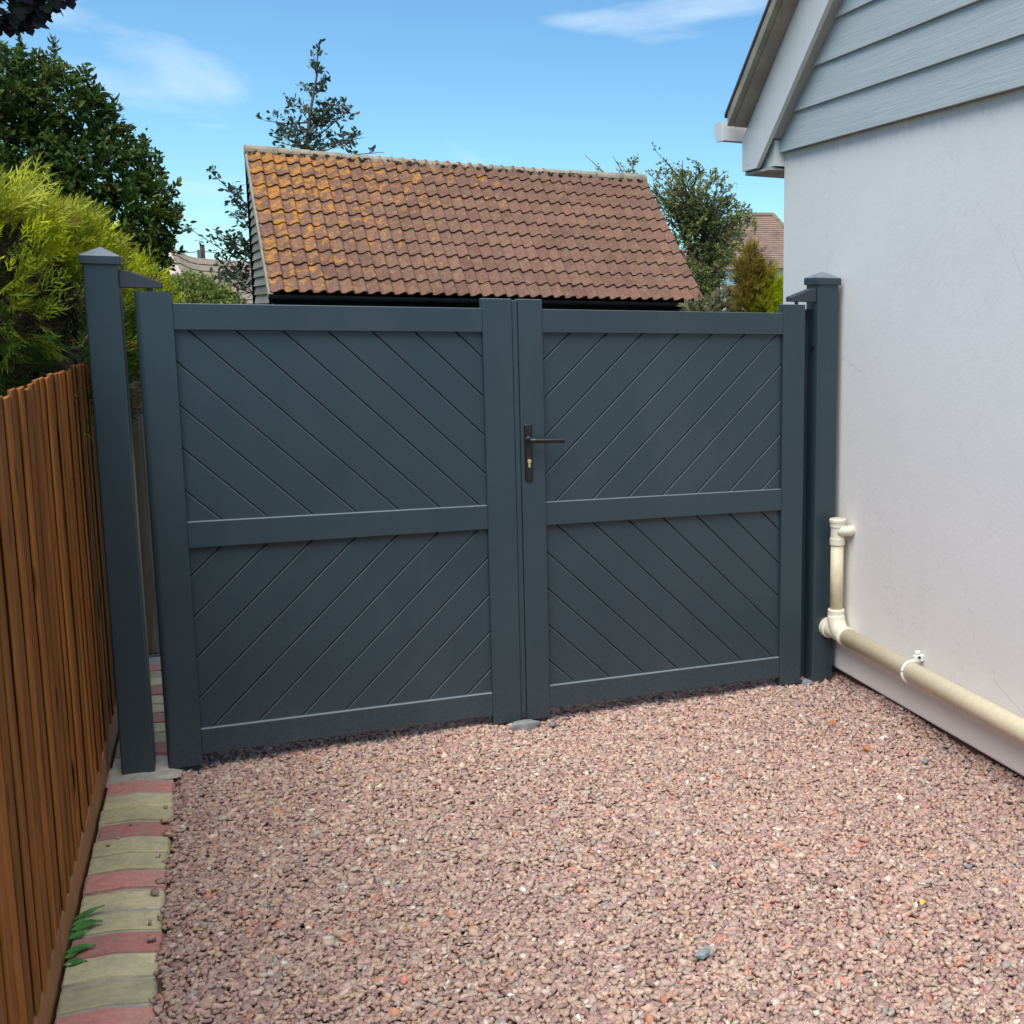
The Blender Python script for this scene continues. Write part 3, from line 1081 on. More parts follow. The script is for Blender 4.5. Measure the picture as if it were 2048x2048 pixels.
for i in range(10):
    y0 = 5.92 + i * .096
    box('board', -0.508 - .002 * (i % 2), -0.492 - .002 * (i % 2), y0, y0 + .092, .13, 1.50 + random.uniform(-.01, .01), MAT['grey_wood'], fence2)

# ------------------------------------------------------------------ brick edging
edging = empty('brick_edging', (-0.35, 4.0, 0), 'red and yellow block edging between the fence and the gravel', 'edging')
for i in range(-10, 25):
    yf = 3.264 + 0.137 * i
    y0, y1 = yf - 0.116, yf
    if y0 < 5.12 and y1 > 4.93:
        continue
    jx = random.uniform(-.004, .004)
    jz = random.uniform(-.005, .004)
    if yf < 5.0:
        xl, xr, xm = -0.452 + random.uniform(-.004, .004), -0.236 + jx, -0.345
        top, topr = 0.024 + jz, 0.004 + jz
    else:
        xl, xr, xm = -0.45, -0.236 + jx, -0.345
        top, topr = 0.022 + jz, 0.018 + jz
    tw = random.uniform(-.004, .004)
    bm = bmesh.new()
    add_prism(bm, [(xl, -.06), (xr, -.06), (xr + .002, topr - .012), (xr - .008, topr), (xm, top), (xl + .004, top + .001), (xl, top - .005)], 'y', y0 + tw * 0, y1)
    bmesh.ops.bevel(bm, geom=[e for e in bm.edges], offset=.003, segments=1, profile=.5, affect='EDGES')
    for v_ in bm.verts:
        v_.co += Vector((random.uniform(-.0014, .0014), random.uniform(-.0014, .0014), random.uniform(-.001, .001)))
    bmesh.ops.rotate(bm, verts=bm.verts, cent=Vector(((xl + xr) / 2, (y0 + y1) / 2, 0)), matrix=Matrix.Rotation(tw * 4, 3, 'Z'))
    from_bm('brick', bm, MAT['brick_r'] if i % 3 == 0 else MAT['brick_y'], edging)
bm = bmesh.new()
add_prism(bm, [(-0.452, -.07), (-0.243, -.07), (-0.243, -.004), (-0.345, .016), (-0.452, .016)], 'y', 1.7, 6.7)
from_bm('mortar_bed', bm, MAT['mortar'], edging)
bm = bmesh.new()
seg = 10
for gx in range(1):
    pass
V = []
for j in range(9):
    for i in range(9):
        xx = -0.468 + .255 * i / 8; yy = 4.925 + .205 * j / 8
        edge_ = min(i, j, 8 - i, 8 - j)
        V.append((xx + random.uniform(-.004, .004), yy + random.uniform(-.004, .004), (.002 if edge_ == 0 else .014) + random.uniform(-.003, .003)))
from_py('mortar_patch', V, [(j * 9 + i, j * 9 + i + 1, (j + 1) * 9 + i + 1, (j + 1) * 9 + i) for j in range(8) for i in range(8)], MAT['mortar'], edging, smooth=True)


# ------------------------------------------------------------------ small things on the ground
def rock(name, c, r, mat, label, cat, seed, group=None, bevel=True):
    g = np.random.default_rng(seed)
    bm = bmesh.new()
    bmesh.ops.create_icosphere(bm, subdivisions=3, radius=1)
    ph = g.uniform(0, 6, 9)
    for v in bm.verts:
        p = v.co
        k = 1 + .12 * math.sin(3 * p.x + ph[0]) * math.cos(2.5 * p.y + ph[1]) + .08 * math.sin(5 * p.z + ph[2] + 3 * p.y) + .05 * math.sin(7 * p.x + ph[3])
        q = p * k
        q.z = min(q.z, .72)
        v.co = Vector((c[0] + q.x * r[0], c[1] + q.y * r[1] + .25 * q.x * r[1], c[2] + q.z * r[2]))
    o = from_bm(name, bm, mat, None, smooth=True)
    return setp(o, label, cat, group)


rock('stone', (1.088, 4.935, 0.012), (.070, .026, .034), MAT['stone_grey'], 'long grey stone lying under the join of the two gates', 'stone', 1)
rock('stone', (1.205, 4.925, 0.008), (.017, .012, .013), MAT['stone_grey'], 'small grey pebble just right of the long stone at the gates', 'stone', 2)


def on_ground(px, py, z=0.012):
    d = R @ np.array([(px - PX) / F, (py - PY) / F, 1.0])
    return CAM + d * (z - CAM[2]) / d[2]


slates = [(1405, 1907, .022, 'largest blue grey slate chip low in the middle of the gravel'),
          (1428, 1730, .014, 'blue grey slate chip a little above the largest one'),
          (1850, 1522, .016, 'grey slate chip on the gravel nearest the white wall'),
          (1938, 1733, .013, 'small blue slate chip at the right side of the gravel'),
          (710, 1738, .013, 'pale grey pebble on the gravel in front of the left gate leaf')]
for i, (px_, py_, r_, lab) in enumerate(slates):
    c = on_ground(px_, py_, .010)
    rock('slate_chip' if i < 4 else 'pebble', c, (r_, r_ * .8, r_ * .5), MAT['slate'] if i < 4 else MAT['mortar'], lab, 'stone', 20 + i)


def fallen_leaf(px_, py_, s, mat, label, seed):
    g = random.Random(seed)
    c = on_ground(px_, py_, .020)
    a = g.uniform(0, 6.28)
    prof = [(-1, 0), (-.55, .42), (-.1, .5), (.15, .32), (.45, .40), (.7, .18), (1.05, 0)]
    V, Fc = [], []
    def T(u, v, h):
        return (c[0] + s * (u * math.cos(a) - v * math.sin(a)), c[1] + s * (u * math.sin(a) + v * math.cos(a)), c[2] + s * h)
    n = len(prof)
    for u, v in prof: V.append(T(u, 0, .12 * u * u - .05))
    for u, v in prof: V.append(T(u, v * g.uniform(.85, 1.1), .12 * u * u + .45 * v))
    for u, v in prof: V.append(T(u, -v * g.uniform(.85, 1.1), .12 * u * u + .30 * v))
    for i in range(n - 1):
        Fc.append((i, i + 1, n + i + 1, n + i)); Fc.append((i + 1, i, 2 * n + i, 2 * n + i + 1))
    bm = bmesh.new()
    vs = [bm.verts.new(v) for v in V]
    for f_ in Fc: bm.faces.new([vs[i] for i in f_])
    bmesh.ops.remove_doubles(bm, verts=bm.verts, dist=1e-6)
    o = from_bm('fallen_leaf', bm, mat, None)
    setp(o, label, 'leaf', 'fallen leaves on the gravel')


fallen_leaf(1665, 1445, .026, MAT['dead_leaf'], 'orange dead leaf in front of the right gate post', 1)
fallen_leaf(1808, 1445, .026, MAT['dead_leaf'], 'orange dead leaf close under the wall below the pipe', 2)
fallen_leaf(1732, 1497, .028, MAT['dead_leaf'], 'orange dead leaf out on the gravel below the pipe clip', 3)
fallen_leaf(2007, 1560, .030, MAT['dead_leaf'], 'red orange dead leaf at the foot of the wall by the right edge', 4)
fallen_leaf(1845, 1806, .018, MAT['dead_leaf_y'], 'yellow dead leaf on the gravel toward the lower right', 5)
fallen_leaf(1490, 1552, .017, MAT['dead_leaf'], 'small orange dead leaf alone in the middle of the gravel', 6)

# weed poking out under the fence
weed = empty('weed', (-0.455, 3.63, 0), 'green leafy weed growing out from under the fence over the edging', 'weed')


def weed_leaf(b, d, L, W, droop):
    b = Vector(b); d = Vector(d).normalized(); s = d.cross(Vector((0, 0, 1))).normalized()
    V, Fc = [], []
    ws = [.06, .7, 1.0, .75, .34, 0.08]
    for i, w in enumerate(ws):
        t_ = i / 5
        c = b + d * L * t_ + Vector((0, 0, 1)) * (L * (.25 * t_ - droop * t_ * t_))
        jag = 1 + (.12 if i % 2 else -.08)
        V += [c - s * W * w * jag + Vector((0, 0, .18 * W)), c, c + s * W * w * jag + Vector((0, 0, .18 * W))]
    for i in range(5):
        Fc += [(3 * i, 3 * i + 1, 3 * i + 4, 3 * i + 3), (3 * i + 1, 3 * i + 2, 3 * i + 5, 3 * i + 4)]
    from_py('weed_leaf', V, Fc, MAT['weed'], weed)


for (yy, dy, L, W, dr) in ((3.80, .25, .080, .017, .1), (3.73, .05, .078, .028, .2), (3.60, -.02, .070, .022, .25), (3.53, -.15, .058, .022, .3), (3.68, .45, .05, .018, .15), (3.76, .5, .045, .014, .1), (3.57, .3, .04, .015, .1)):
    weed_leaf((-0.462, yy, .022), (1, dy, .1), L, W, dr)
bm = bmesh.new()
add_tube(bm, [(-.464, 3.69, -.01), (-.462, 3.69, .02), (-.455, 3.70, .035)], [.004, .0035, .002], 6)
from_bm('stem', bm, MAT['weed'], weed)

# ------------------------------------------------------------------ tiled shed behind the gates
ang = math.radians(2.8)
u = np.array([math.cos(ang), math.sin(ang), 0])
nrm = np.array([-math.sin(ang), math.cos(ang), 0])
E0 = at(541, 587, 18.0)
SL, RUN = 6.40, 2.6
RISE = at(498, 303, 18.0 + RUN)[2] - E0[2]
shed = empty('tiled_shed', tuple(np.array([E0[0], E0[1], 0]) + u * 3.2 + nrm * 1.5), 'old shed with a lichen covered red pantile roof behind the gates', 'shed')
sl = math.hypot(RUN, RISE)
sd = (nrm * RUN + np.array([0, 0, RISE])) / sl         # up the slope
sn = np.cross(u, sd)                                    # outward normal
if sn[2] < 0: sn = -sn


def S(a, b, h=0.0):   # a along eave, b up the slope, h off the roof
    return E0 + u * a + sd * b + sn * h


ROWS, COLS = 11, 36
tw_, gg = SL / COLS, sl / ROWS
prof = [(-.04, .004), (.12, -.006), (.30, -.006), (.48, .006), (.66, .026), (.80, .036), (.92, .034), (1.01, .018), (1.03, .002)]
tile_me = []
for variant in range(5):
    V, Fc = [], []
    n = len(prof)
    L = gg + .07
    for (b, lift) in ((0.0, .034), (L * .5, .017), (L, 0.0)):
        for (p, h) in prof:
            V.append(np.array([p * tw_, b + random.uniform(-.004, .004) * (b == 0), h * 1.15 + lift]))
    for (p, h) in prof:
        V.append(np.array([p * tw_, .004, h * 1.15 + .034 - .020]))
    for r_ in range(2):
        for i in range(n - 1):
            Fc.append((r_ * n + i, r_ * n + i + 1, (r_ + 1) * n + i + 1, (r_ + 1) * n + i))
    for i in range(n - 1):
        Fc.append((3 * n + i, 3 * n + i + 1, i + 1, i))
    Fc.append((3 * n + n - 1, 2 * n + n - 1, n + n - 1, n - 1))
    me = bpy.data.meshes.new('roof_tile')
    W_ = [u * v[0] + sd * v[1] + sn * v[2] for v in V]
    me.from_pydata([tuple(w) for w in W_], [], Fc)
    me.materials.append(MAT['tile'])
    for p_ in me.polygons: p_.use_smooth = False
    me.update()
    tile_me.append(me)
base = np.array(shed.location)
stuffV, stuffF = [], []
for r_ in range(ROWS):
    for c_ in range(COLS):
        o3 = S(c_ * tw_, r_ * gg, .01 + random.uniform(-.003, .004)) + u * random.uniform(-.004, .004)
        me = tile_me[random.randrange(5)]
        if r_ < 8:
            o = bpy.data.objects.new('roof_tile', me)
            COL.objects.link(o)
            o.parent = shed
            o.location = Vector(o3 - base)
            o.rotation_euler = (0, 0, random.uniform(-.008, .008))
        else:
            k = len(stuffV)
            stuffV += [np.array(v.co) + o3 for v in me.vertices]
            stuffF += [tuple(i + k for i in p_.vertices) for p_ in me.polygons]
from_py('upper_tiles', stuffV, stuffF, MAT['tile'], shed, kind='stuff')
# roof deck, walls
V = [S(.03, .02, -.02), S(SL - .02, .02, -.02), S(SL - .02, sl, -.02), S(.03, sl, -.02), S(.03, .02, -.07), S(SL - .02, .02, -.07), S(SL - .02, sl, -.07), S(.03, sl, -.07)]
from_py('roof_deck', V, [(0, 1, 2, 3), (7, 6, 5, 4), (0, 4, 5, 1), (1, 5, 6, 2), (2, 6, 7, 3), (3, 7, 4, 0)], MAT['black_wall'], shed)


def G(a, d, z):       # a along, d back, z height
    p = E0 + u * a + nrm * d
    return np.array([p[0], p[1], z])


def hex8(name, P, mat, parent):
    return from_py(name, P, [(3, 2, 1, 0), (4, 5, 6, 7), (0, 1, 5, 4), (1, 2, 6, 5), (2, 3, 7, 6), (3, 0, 4, 7)], mat, parent)


ez = E0[2]
hex8('front_wall', [G(.10, .22, 0), G(SL - .15, .22, 0), G(SL - .15, .32, 0), G(.10, .32, 0), G(.10, .22, ez + .04), G(SL - .15, .22, ez + .04), G(SL - .15, .32, ez + .1), G(.10, .32, ez + .1)], MAT['black_wall'], shed)
hex8('back_wall', [G(.10, RUN - .1, 0), G(SL - .1, RUN - .1, 0), G(SL - .1, RUN, 0), G(.10, RUN, 0), G(.10, RUN - .1, ez + RISE - .12), G(SL - .1, RUN - .1, ez + RISE - .12), G(SL - .1, RUN, ez + RISE - .1), G(.10, RUN, ez + RISE - .1)], MAT['black_wall'], shed)
hex8('side_wall', [G(SL - .2, .2, 0), G(SL - .12, .2, 0), G(SL - .12, RUN, 0), G(SL - .2, RUN, 0), G(SL - .2, .2, ez), G(SL - .12, .2, ez), G(SL - .12, RUN, ez + RISE - .15), G(SL - .2, RUN, ez + RISE - .15)], MAT['black_wall'], shed)
# black gutter and fascia under the eave
bm = bmesh.new()
pts = [Vector(S(-.02, -.03, -.045)), Vector(S(SL * .5, -.03, -.045)), Vector(S(SL + .02, -.03, -.045))]
add_tube(bm, pts, .045, 12)
from_bm('gutter', bm, MAT['black_wall'], shed)
hex8('fascia', [G(-.02, .02, ez - .22), G(SL, .02, ez - .22), G(SL, .06, ez - .22), G(-.02, .06, ez - .22), G(-.02, .02, ez - .03), G(SL, .02, ez - .03), G(SL, .06, ez - .0), G(-.02, .06, ez - .0)], MAT['black_wall'], shed)
# gable: weathered lap boards under a verge board
hex8('gable_backing', [G(.04, .0, 0), G(.08, .0, 0), G(.08, RUN, 0), G(.04, RUN, 0), G(.04, .0, ez - .05), G(.08, .0, ez - .05), G(.08, RUN, ez + RISE - .08), G(.04, RUN, ez + RISE - .08)], MAT['black_wall'], shed)
bz = 1.2
while bz < ez + RISE - .15:
    t_ = max(0, (bz + .10 - ez + .08) / RISE * RUN)
    d0 = max(-.02, t_)
    if d0 < RUN - .12:
        hex8('weatherboard', [G(-.012, d0, bz), G(.030, d0, bz), G(.030, RUN - .06, bz), G(-.012, RUN - .06, bz), G(.012, d0, bz + .118), G(.030, d0, bz + .118), G(.030, RUN - .06, bz + .118), G(.012, RUN - .06, bz + .118)], MAT['shed_board'], shed)
    bz += .128
hex8('corner_board', [G(-.03, RUN - .06, 0), G(.03, RUN - .06, 0), G(.03, RUN + .03, 0), G(-.03, RUN + .03, 0), G(-.03, RUN - .06, ez + RISE - .02), G(.03, RUN - .06, ez + RISE - .02), G(.03, RUN + .03, ez + RISE + .0), G(-.03, RUN + .03, ez + RISE + .0)], MAT['black_wall'], shed)
P = [S(-.03, -.02, -.09), S(.03, -.02, -.09), S(.03, sl, -.09), S(-.03, sl, -.09), S(-.03, -.02, .012), S(.03, -.02, .012), S(.03, sl, .012), S(-.03, sl, .012)]
hex8('verge_board', P, MAT['shed_board'], shed)
# ridge tiles and moss
nr = 14
for i in range(nr):
    a0, a1 = -.03 + (SL + .06) * i / nr, -.03 + (SL + .06) * (i + 1) / nr - .006
    bm = bmesh.new()
    j = random.uniform(-.006, .006)
    sag = -.05 * math.sin(math.pi * (i + .5) / nr)
    c0 = Vector(S(a0, sl + .01, .0 + j + sag)); c1 = Vector(S(a1, sl + .01, .0 + j + sag))
    add_tube(bm, [c0, c1], .098, 14)
    from_bm('ridge_tile', bm, MAT['ridge'], shed)
mV, mF = [], []
t = (1 + 5 ** .5) / 2
ico = stone_protos(3, 5)
for i in range(150):
    a = SL * (random.random() ** .9)
    c = S(a, sl - .09 + random.uniform(-.03, .05), .05)
    V0, F0 = ico[i % 3]
    s_ = random.uniform(.02, .055)
    k = len(mV)
    mV += [c + (u * v[0] + sd * v[1] * .6 + sn * v[2] * .6) * s_ for v in V0]
    mF += [tuple(q + k for q in f_) for f_ in F0]
from_py('moss', mV, mF, MAT['moss'], shed, kind='stuff')

# ------------------------------------------------------------------ vegetation
LEAF = ([(0, 0, 0), (.35, .22, .05), (.72, .17, .03), (1, 0, -.04), (.72, -.17, .03), (.35, -.22, .05), (.5, 0, -.02)],
        [(0, 6, 1), (1, 6, 2), (2, 6, 3), (3, 6, 4), (4, 6, 5), (5, 6, 0)])
LEAF4 = ([(0, 0, 0), (.5, .27, .06), (1, 0, -.03), (.5, -.27, .06)], [(0, 2, 1), (0, 3, 2)])


def tree_limbs(name, polylines, mat, parent, n=7):
    bm = bmesh.new()
    for pts, r0, r1 in polylines:
        m = len(pts)
        add_tube(bm, pts, [r0 + (r1 - r0) * i / (m - 1) for i in range(m)], n)
    return from_bm(name, bm, mat, parent, smooth=True)


def blob_points(blobs, n, shell=.35, g=rng):
    """points near the surface of a union of ellipsoids, with outward normals"""
    vol = np.array([b[3] * b[4] + b[4] * b[5] + b[3] * b[5] for b in blobs]); vol /= vol.sum()
    which = g.choice(len(blobs), n, p=vol)
    d = g.normal(size=(n, 3)); d /= np.linalg.norm(d, axis=1)[:, None]
    rad = 1 - shell * g.random(n) ** 1.6
    B = np.array(blobs)
    lump = 1 + .10 * np.sin(d[:, 0] * 5 + which) * np.sin(d[:, 1] * 6 + 2 * which) + .08 * np.sin(d[:, 2] * 9 + which * 1.7)
    P = B[which, :3] + d * B[which, 3:6] * (rad * lump)[:, None]
    # drop points deep inside another blob
    keep = np.ones(n, bool)
    for i, b in enumerate(B):
        q = ((P - b[:3]) / b[3:6])
        r = np.linalg.norm(q, axis=1)
        keep &= ~((r < .62) & (which != i))
    nn = d / B[which, 3:6]
    nn /= np.linalg.norm(nn, axis=1)[:, None]
    return P[keep], nn[keep]


# --- bay tree behind the hedge
YB_ = 18.0
bay = empty('bay_tree', (-2.9, YB_ + .6, 0), 'large dark evergreen tree rising behind the golden hedge', 'tree')
trunk = [(-2.9, YB_ + .6, -.1), (-2.85, YB_ + .6, 1.2), (-2.9, YB_ + .5, 2.6), (-2.8, YB_ + .5, 4.0)]
tree_limbs('trunk', [(trunk, .2, .09)], MAT['bark'], bay, 9)
for pl in ([(-2.88, YB_ + .5, 1.6), (-2.0, YB_ + .2, 2.4), (-1.3, YB_, 2.9)], [(-2.85, YB_ + .5, 2.0), (-3.6, YB_ + .5, 3.0), (-4.0, YB_ + .4, 4.2)], [(-2.85, YB_ + .5, 3.0), (-2.3, YB_ + .3, 3.9), (-2.0, YB_ + .2, 4.5)]):
    tree_limbs('limb', [(pl, .08, .03)], MAT['bark'], bay)
blobs = []
for (px_, py_, r_) in ((30, 190, .52), (105, 190, .46), (150, 240, .50), (60, 280, .62), (165, 330, .62), (225, 330, .50), (262, 345, .40), (285, 395, .40), (250, 430, .55), (312, 430, .26), (305, 480, .30),
                       (268, 520, .42), (180, 440, .62), (80, 400, .7), (0, 330, .7), (-60, 220, .8), (-90, 420, .9), (225, 560, .6), (320, 505, .15), (205, 265, .24), (120, 520, .7), (0, 530, .8), (290, 560, .36)):
    c = at(px_, py_, YB_ + random.uniform(-.15, .35))
    blobs.append((*c, r_, r_ * .95, r_ * .9))
for q in range(6):
    blobs.append((-3.6 - .35 * q, YB_ + .4, 2.2 + .5 * (q % 3), 1.0, .9, 1.0))
P_, Nn = blob_points(blobs, 9500, .75)
k = 11
sh = np.repeat(P_, k, 0); sn_ = np.repeat(Nn, k, 0)
ax = sn_ * .8 + np.array([0, 0, .55]) + rng.normal(0, .25, sn_.shape)
tang = np.cross(ax, rng.normal(size=ax.shape)); tang /= np.linalg.norm(tang, axis=1)[:, None]
d = ax / np.linalg.norm(ax, axis=1)[:, None] * rng.uniform(.2, 1.0, (len(ax), 1)) + tang * .75
pos = sh + ax * rng.uniform(-.05, .09, (len(ax), 1))
g0 = np.repeat(rng.uniform(.65, 1.35, len(P_)), k)[:, None]
colr = np.array([.050, .092, .016]) * g0 * rng.uniform(.7, 1.35, (len(sh), 1))
yel = np.repeat(rng.random(len(P_)) < .22, k) & (rng.random(len(sh)) < .6)
colr[yel] = np.array([.115, .145, .020]) * rng.uniform(.7, 1.25, (yel.sum(), 1))
br = rng.random(len(sh)) < .010
colr[br] = np.array([.16, .07, .03])
scatter('crown', LEAF, frame_from(d), pos, rng.uniform(.065, .105, len(sh)), colr, MAT['leaf'], bay)

# leader shoots above the crown
shoot_pts, shoot_dir = [], []
for (px_, py_, h_) in ((40, 125, .30), (106, 135, .34), (212, 238, .26), (226, 228, .2), (322, 345, .2), (15, 130, .12), (190, 185, .16), (65, 125, .14), (335, 400, .14)):
    b = at(px_, py_, YB_ + .1)
    tp_ = b + np.array([random.uniform(-.06, .08), 0, h_])
    tree_limbs('shoot', [([tuple(b - np.array([0, 0, .15])), tuple((b + tp_) / 2), tuple(tp_)], .010, .004)], MAT['twig'], bay, 5)
    for i in range(int(90 * h_) + 8):
        t_ = random.uniform(-.25, 1)
        shoot_pts.append(b + (tp_ - b) * t_ + np.array([random.gauss(0, .02), random.gauss(0, .02), 0]))
        a_ = random.uniform(0, 6.28)
        shoot_dir.append((math.cos(a_) * .7, math.sin(a_) * .7, random.uniform(.3, 1.2)))
shoot_pts, shoot_dir = np.array(shoot_pts), np.array(shoot_dir)
scatter('shoot_leaves', LEAF, frame_from(shoot_dir), shoot_pts, rng.uniform(.06, .11, len(shoot_pts)),
        np.array([.05, .07, .025]) * rng.uniform(.7, 1.4, (len(shoot_pts), 1)), MAT['leaf'], bay)


# --- golden conifer hedge
def spray_proto(seed, nb=9):
    """a feathery spray: a thin stem with many narrow scale-leaf branchlets, some out of its plane"""
    g = np.random.default_rng(seed)
    V, Fc = [], []

    def blade(p, d, L, w):
        k = len(V)
        d = np.array(d, float) / np.linalg.norm(d)
        s = np.cross(d, g.normal(size=3)); s /= np.linalg.norm(s)
        p = np.array(p, float)
        V.extend([p - s * w * .5, p + s * w * .5, p + d * L * .65 + s * w * .4, p + d * L])
        Fc.append((k, k + 1, k + 2, k + 3))
    blade((0, 0, 0), (1, 0, .05), 1.0, .035)
    for i in range(nb):
        t_ = .08 + .85 * i / nb
        sgn = 1 if i % 2 else -1
        L = (.50 * (1 - t_) + .15) * g.uniform(.75, 1.25)
        an = g.uniform(.45, .8)
        dd = np.array((math.cos(an), sgn * math.sin(an), g.uniform(-.35, .35)))
        p0 = np.array((t_, 0, .02 * t_))
        blade(p0, dd, L, .042)
        for q in (.25, .5, .75):
            p2 = p0 + dd * L * q
            blade(p2, (1, sgn * g.uniform(-.1, .4), g.uniform(-.3, .3)), L * .42, .036)
            if q < .7: blade(p2, (.35, sgn * 1, g.uniform(-.3, .3)), L * .34, .036)
    return (np.array(V), Fc)


hedge = empty('conifer_hedge', (-1.2, 6.5, 0), 'feathery golden green conifer hedge growing over the left fence', 'hedge')
hb = []
for (px_, py_, Y_, r_) in ((-40, 560, 5.0, .30), (10, 535, 5.3, .22), (40, 565, 5.4, .26), (-10, 600, 5.0, .30), (60, 620, 5.3, .30), (75, 525, 5.8, .18), (110, 545, 6.0, .19), (150, 565, 6.2, .18), (110, 590, 5.8, .28), (100, 680, 5.6, .28), (20, 700, 5.2, .30),
                           (185, 565, 6.6, .15), (170, 620, 6.3, .24), (225, 580, 7.0, .17), (245, 600, 7.3, .16), (268, 600, 7.6, .15), (255, 660, 7.2, .24), (285, 655, 7.9, .15), (150, 720, 6.0, .3), (255, 780, 7.2, .3), (0, 460, 5.4, .10), (55, 470, 5.7, .09), (130, 490, 6.1, .09), (175, 520, 6.5, .08), (250, 555, 7.3, .08), (280, 572, 7.7, .08)):
    c = at(px_, py_, Y_)
    hb.append((c[0], c[1], c[2], r_ * 1.05, r_ * 1.3, r_))
for q in range(9):
    hb.append((-1.35 + .05 * q, 3.2 + .62 * q, 1.2, .52, .55, .62))
P_, Nn = blob_points(hb, 20000, .34)
sel = (P_[:, 2] > .75) & ((P_[:, 0] < -.52) | (P_[:, 1] > 5.35))
P_, Nn = P_[sel], Nn[sel]
# hollows in the foliage
hol = np.sin(P_[:, 0] * 9.3 + P_[:, 1] * 5.1) * np.sin(P_[:, 2] * 11.0 + P_[:, 1] * 3.7) + .35 * np.sin(P_[:, 1] * 17 + P_[:, 2] * 13)
keep = (hol > -.25) | (rng.random(len(P_)) < .12)
P_, Nn = P_[keep], Nn[keep]
d = Nn * .75 + np.array([.22, -.05, .40]) + rng.normal(0, .34, Nn.shape)
size = rng.uniform(.055, .125, len(P_))
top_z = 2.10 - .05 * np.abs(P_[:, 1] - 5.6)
lite = np.clip(1.0 + (P_[:, 2] - top_z) / .42 + .22 * Nn[:, 2] + .22 * Nn[:, 0] + rng.normal(0, .16, len(P_)), 0, 1)   # golden new growth on top; bright upper right side painted in
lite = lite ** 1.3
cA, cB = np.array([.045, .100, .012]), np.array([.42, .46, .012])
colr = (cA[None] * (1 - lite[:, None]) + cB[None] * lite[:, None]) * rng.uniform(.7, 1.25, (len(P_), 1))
mid = rng.random(len(P_)) < .16
colr[mid] = np.array([.20, .27, .02]) * rng.uniform(.7, 1.2, (mid.sum(), 1))
dead = rng.random(len(P_)) < .020
colr[dead] = np.array([.22, .11, .045])
protos = [spray_proto(s_) for s_ in (1, 2, 3)]
wh = rng.integers(0, 3, len(P_))
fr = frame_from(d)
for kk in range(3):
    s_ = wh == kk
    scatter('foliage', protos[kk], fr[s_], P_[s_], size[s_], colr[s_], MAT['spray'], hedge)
# dead brown sprays added inside the hedge, coloured dark to shade its gaps
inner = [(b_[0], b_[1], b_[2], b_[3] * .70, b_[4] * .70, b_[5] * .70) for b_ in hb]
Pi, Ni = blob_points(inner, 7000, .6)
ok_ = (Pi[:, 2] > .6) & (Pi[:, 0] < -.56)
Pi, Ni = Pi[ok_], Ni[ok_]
scatter('dark_inner_sprays', protos[0], frame_from(Ni + rng.normal(0, .6, Ni.shape)), Pi, rng.uniform(.06, .12, len(Pi)), np.array([.045, .032, .018]) * rng.uniform(.6, 1.4, (len(Pi), 1)), MAT['spray'], hedge)
# long wispy leaders on top
tp = np.argsort(-(P_[:, 2] - top_z) + rng.normal(0, .06, len(P_)))[:170]
pp = P_[tp]
dd = np.array([.55, 0, .75]) + rng.normal(0, .35, pp.shape)
o_ld = scatter('leaders', spray_proto(9, 6), frame_from(dd), pp, rng.uniform(.11, .19, len(pp)),
               np.array([.40, .42, .05]) * rng.uniform(.6, 1.1, (len(pp), 1)), MAT['leaf_matt'], hedge)
for i in range(26):
    y0 = 4.0 + i * .16
    x0 = -1.25 + .02 * i + random.uniform(-.1, .1)
    e = (x0 + random.uniform(.2, .42), y0 + random.uniform(-.3, .3), random.uniform(1.45, 1.95))
    tree_limbs('branch', [([(x0, y0, random.uniform(.3, .9)), ((x0 + e[0]) / 2, y0, e[2] - .25), e], .018, .005)], MAT['bark'], hedge, 6)
for i in range(6):
    tree_limbs('trunk', [([(-1.3 + .06 * i, 4.2 + .75 * i, -.1), (-1.29 + .06 * i, 4.22 + .75 * i, 1.4)], .06, .03)], MAT['bark'], hedge, 8)

# --- purple-leaved tree whose branch hangs into the top left corner
maple = empty('purple_maple', (-3.6, 9.0, 0), 'dark purple leaved tree whose branch hangs into the top left corner', 'tree')
MAPLE = ([(0, 0, 0), (.10, .30, 0), (-.05, .55, .02), (.25, .42, 0), (.42, .62, .03), (.50, .30, 0), (.72, .30, .02), (1, 0, -.04),
          (.72, -.30, .02), (.50, -.30, 0), (.42, -.62, .03), (.25, -.42, 0), (-.05, -.55, .02), (.10, -.30, 0), (.35, 0, -.03)],
         [(14, 0, 1), (14, 1, 3), (1, 2, 3), (14, 3, 5), (3, 4, 5), (14, 5, 7), (5, 6, 7), (14, 7, 9), (7, 8, 9), (14, 9, 11), (9, 10, 11), (14, 11, 13), (11, 12, 13), (14, 13, 0)])
tree_limbs('trunk', [([(-3.6, 9, -.1), (-3.5, 9.0, 1.8), (-3.55, 9, 3.4), (-3.3, 9, 5.0)], .17, .09)], MAT['bark'], maple, 10)
bt = at(70, -25, 9)
for pl, r_ in (([(-3.5, 9, 3.0), (-2.4, 9, 3.7), tuple(bt)], .06), ([(-3.4, 9, 4.0), (-2.5, 9.2, 4.6), (-1.7, 9.0, 4.5)], .06), ([(-3.3, 9, 5.0), (-2.6, 8.8, 5.5), (-1.9, 9.0, 5.6)], .05)):
    tree_limbs('limb', [(pl, r_, .015)], MAT['bark'], maple)
cl = []
for (px_, py_, r_) in ((5, -5, .16), (45, -15, .16), (80, -30, .14), (28, 15, .10), (-40, -20, .3), (60, -80, .3), (-60, -140, .5), (70, 10, .08), (5, 35, .09), (40, 35, .08), (60, 28, .05), (8, 52, .05)):
    c = at(px_, py_, 9); cl.append((*c, r_, r_ * .9, r_ * .75))
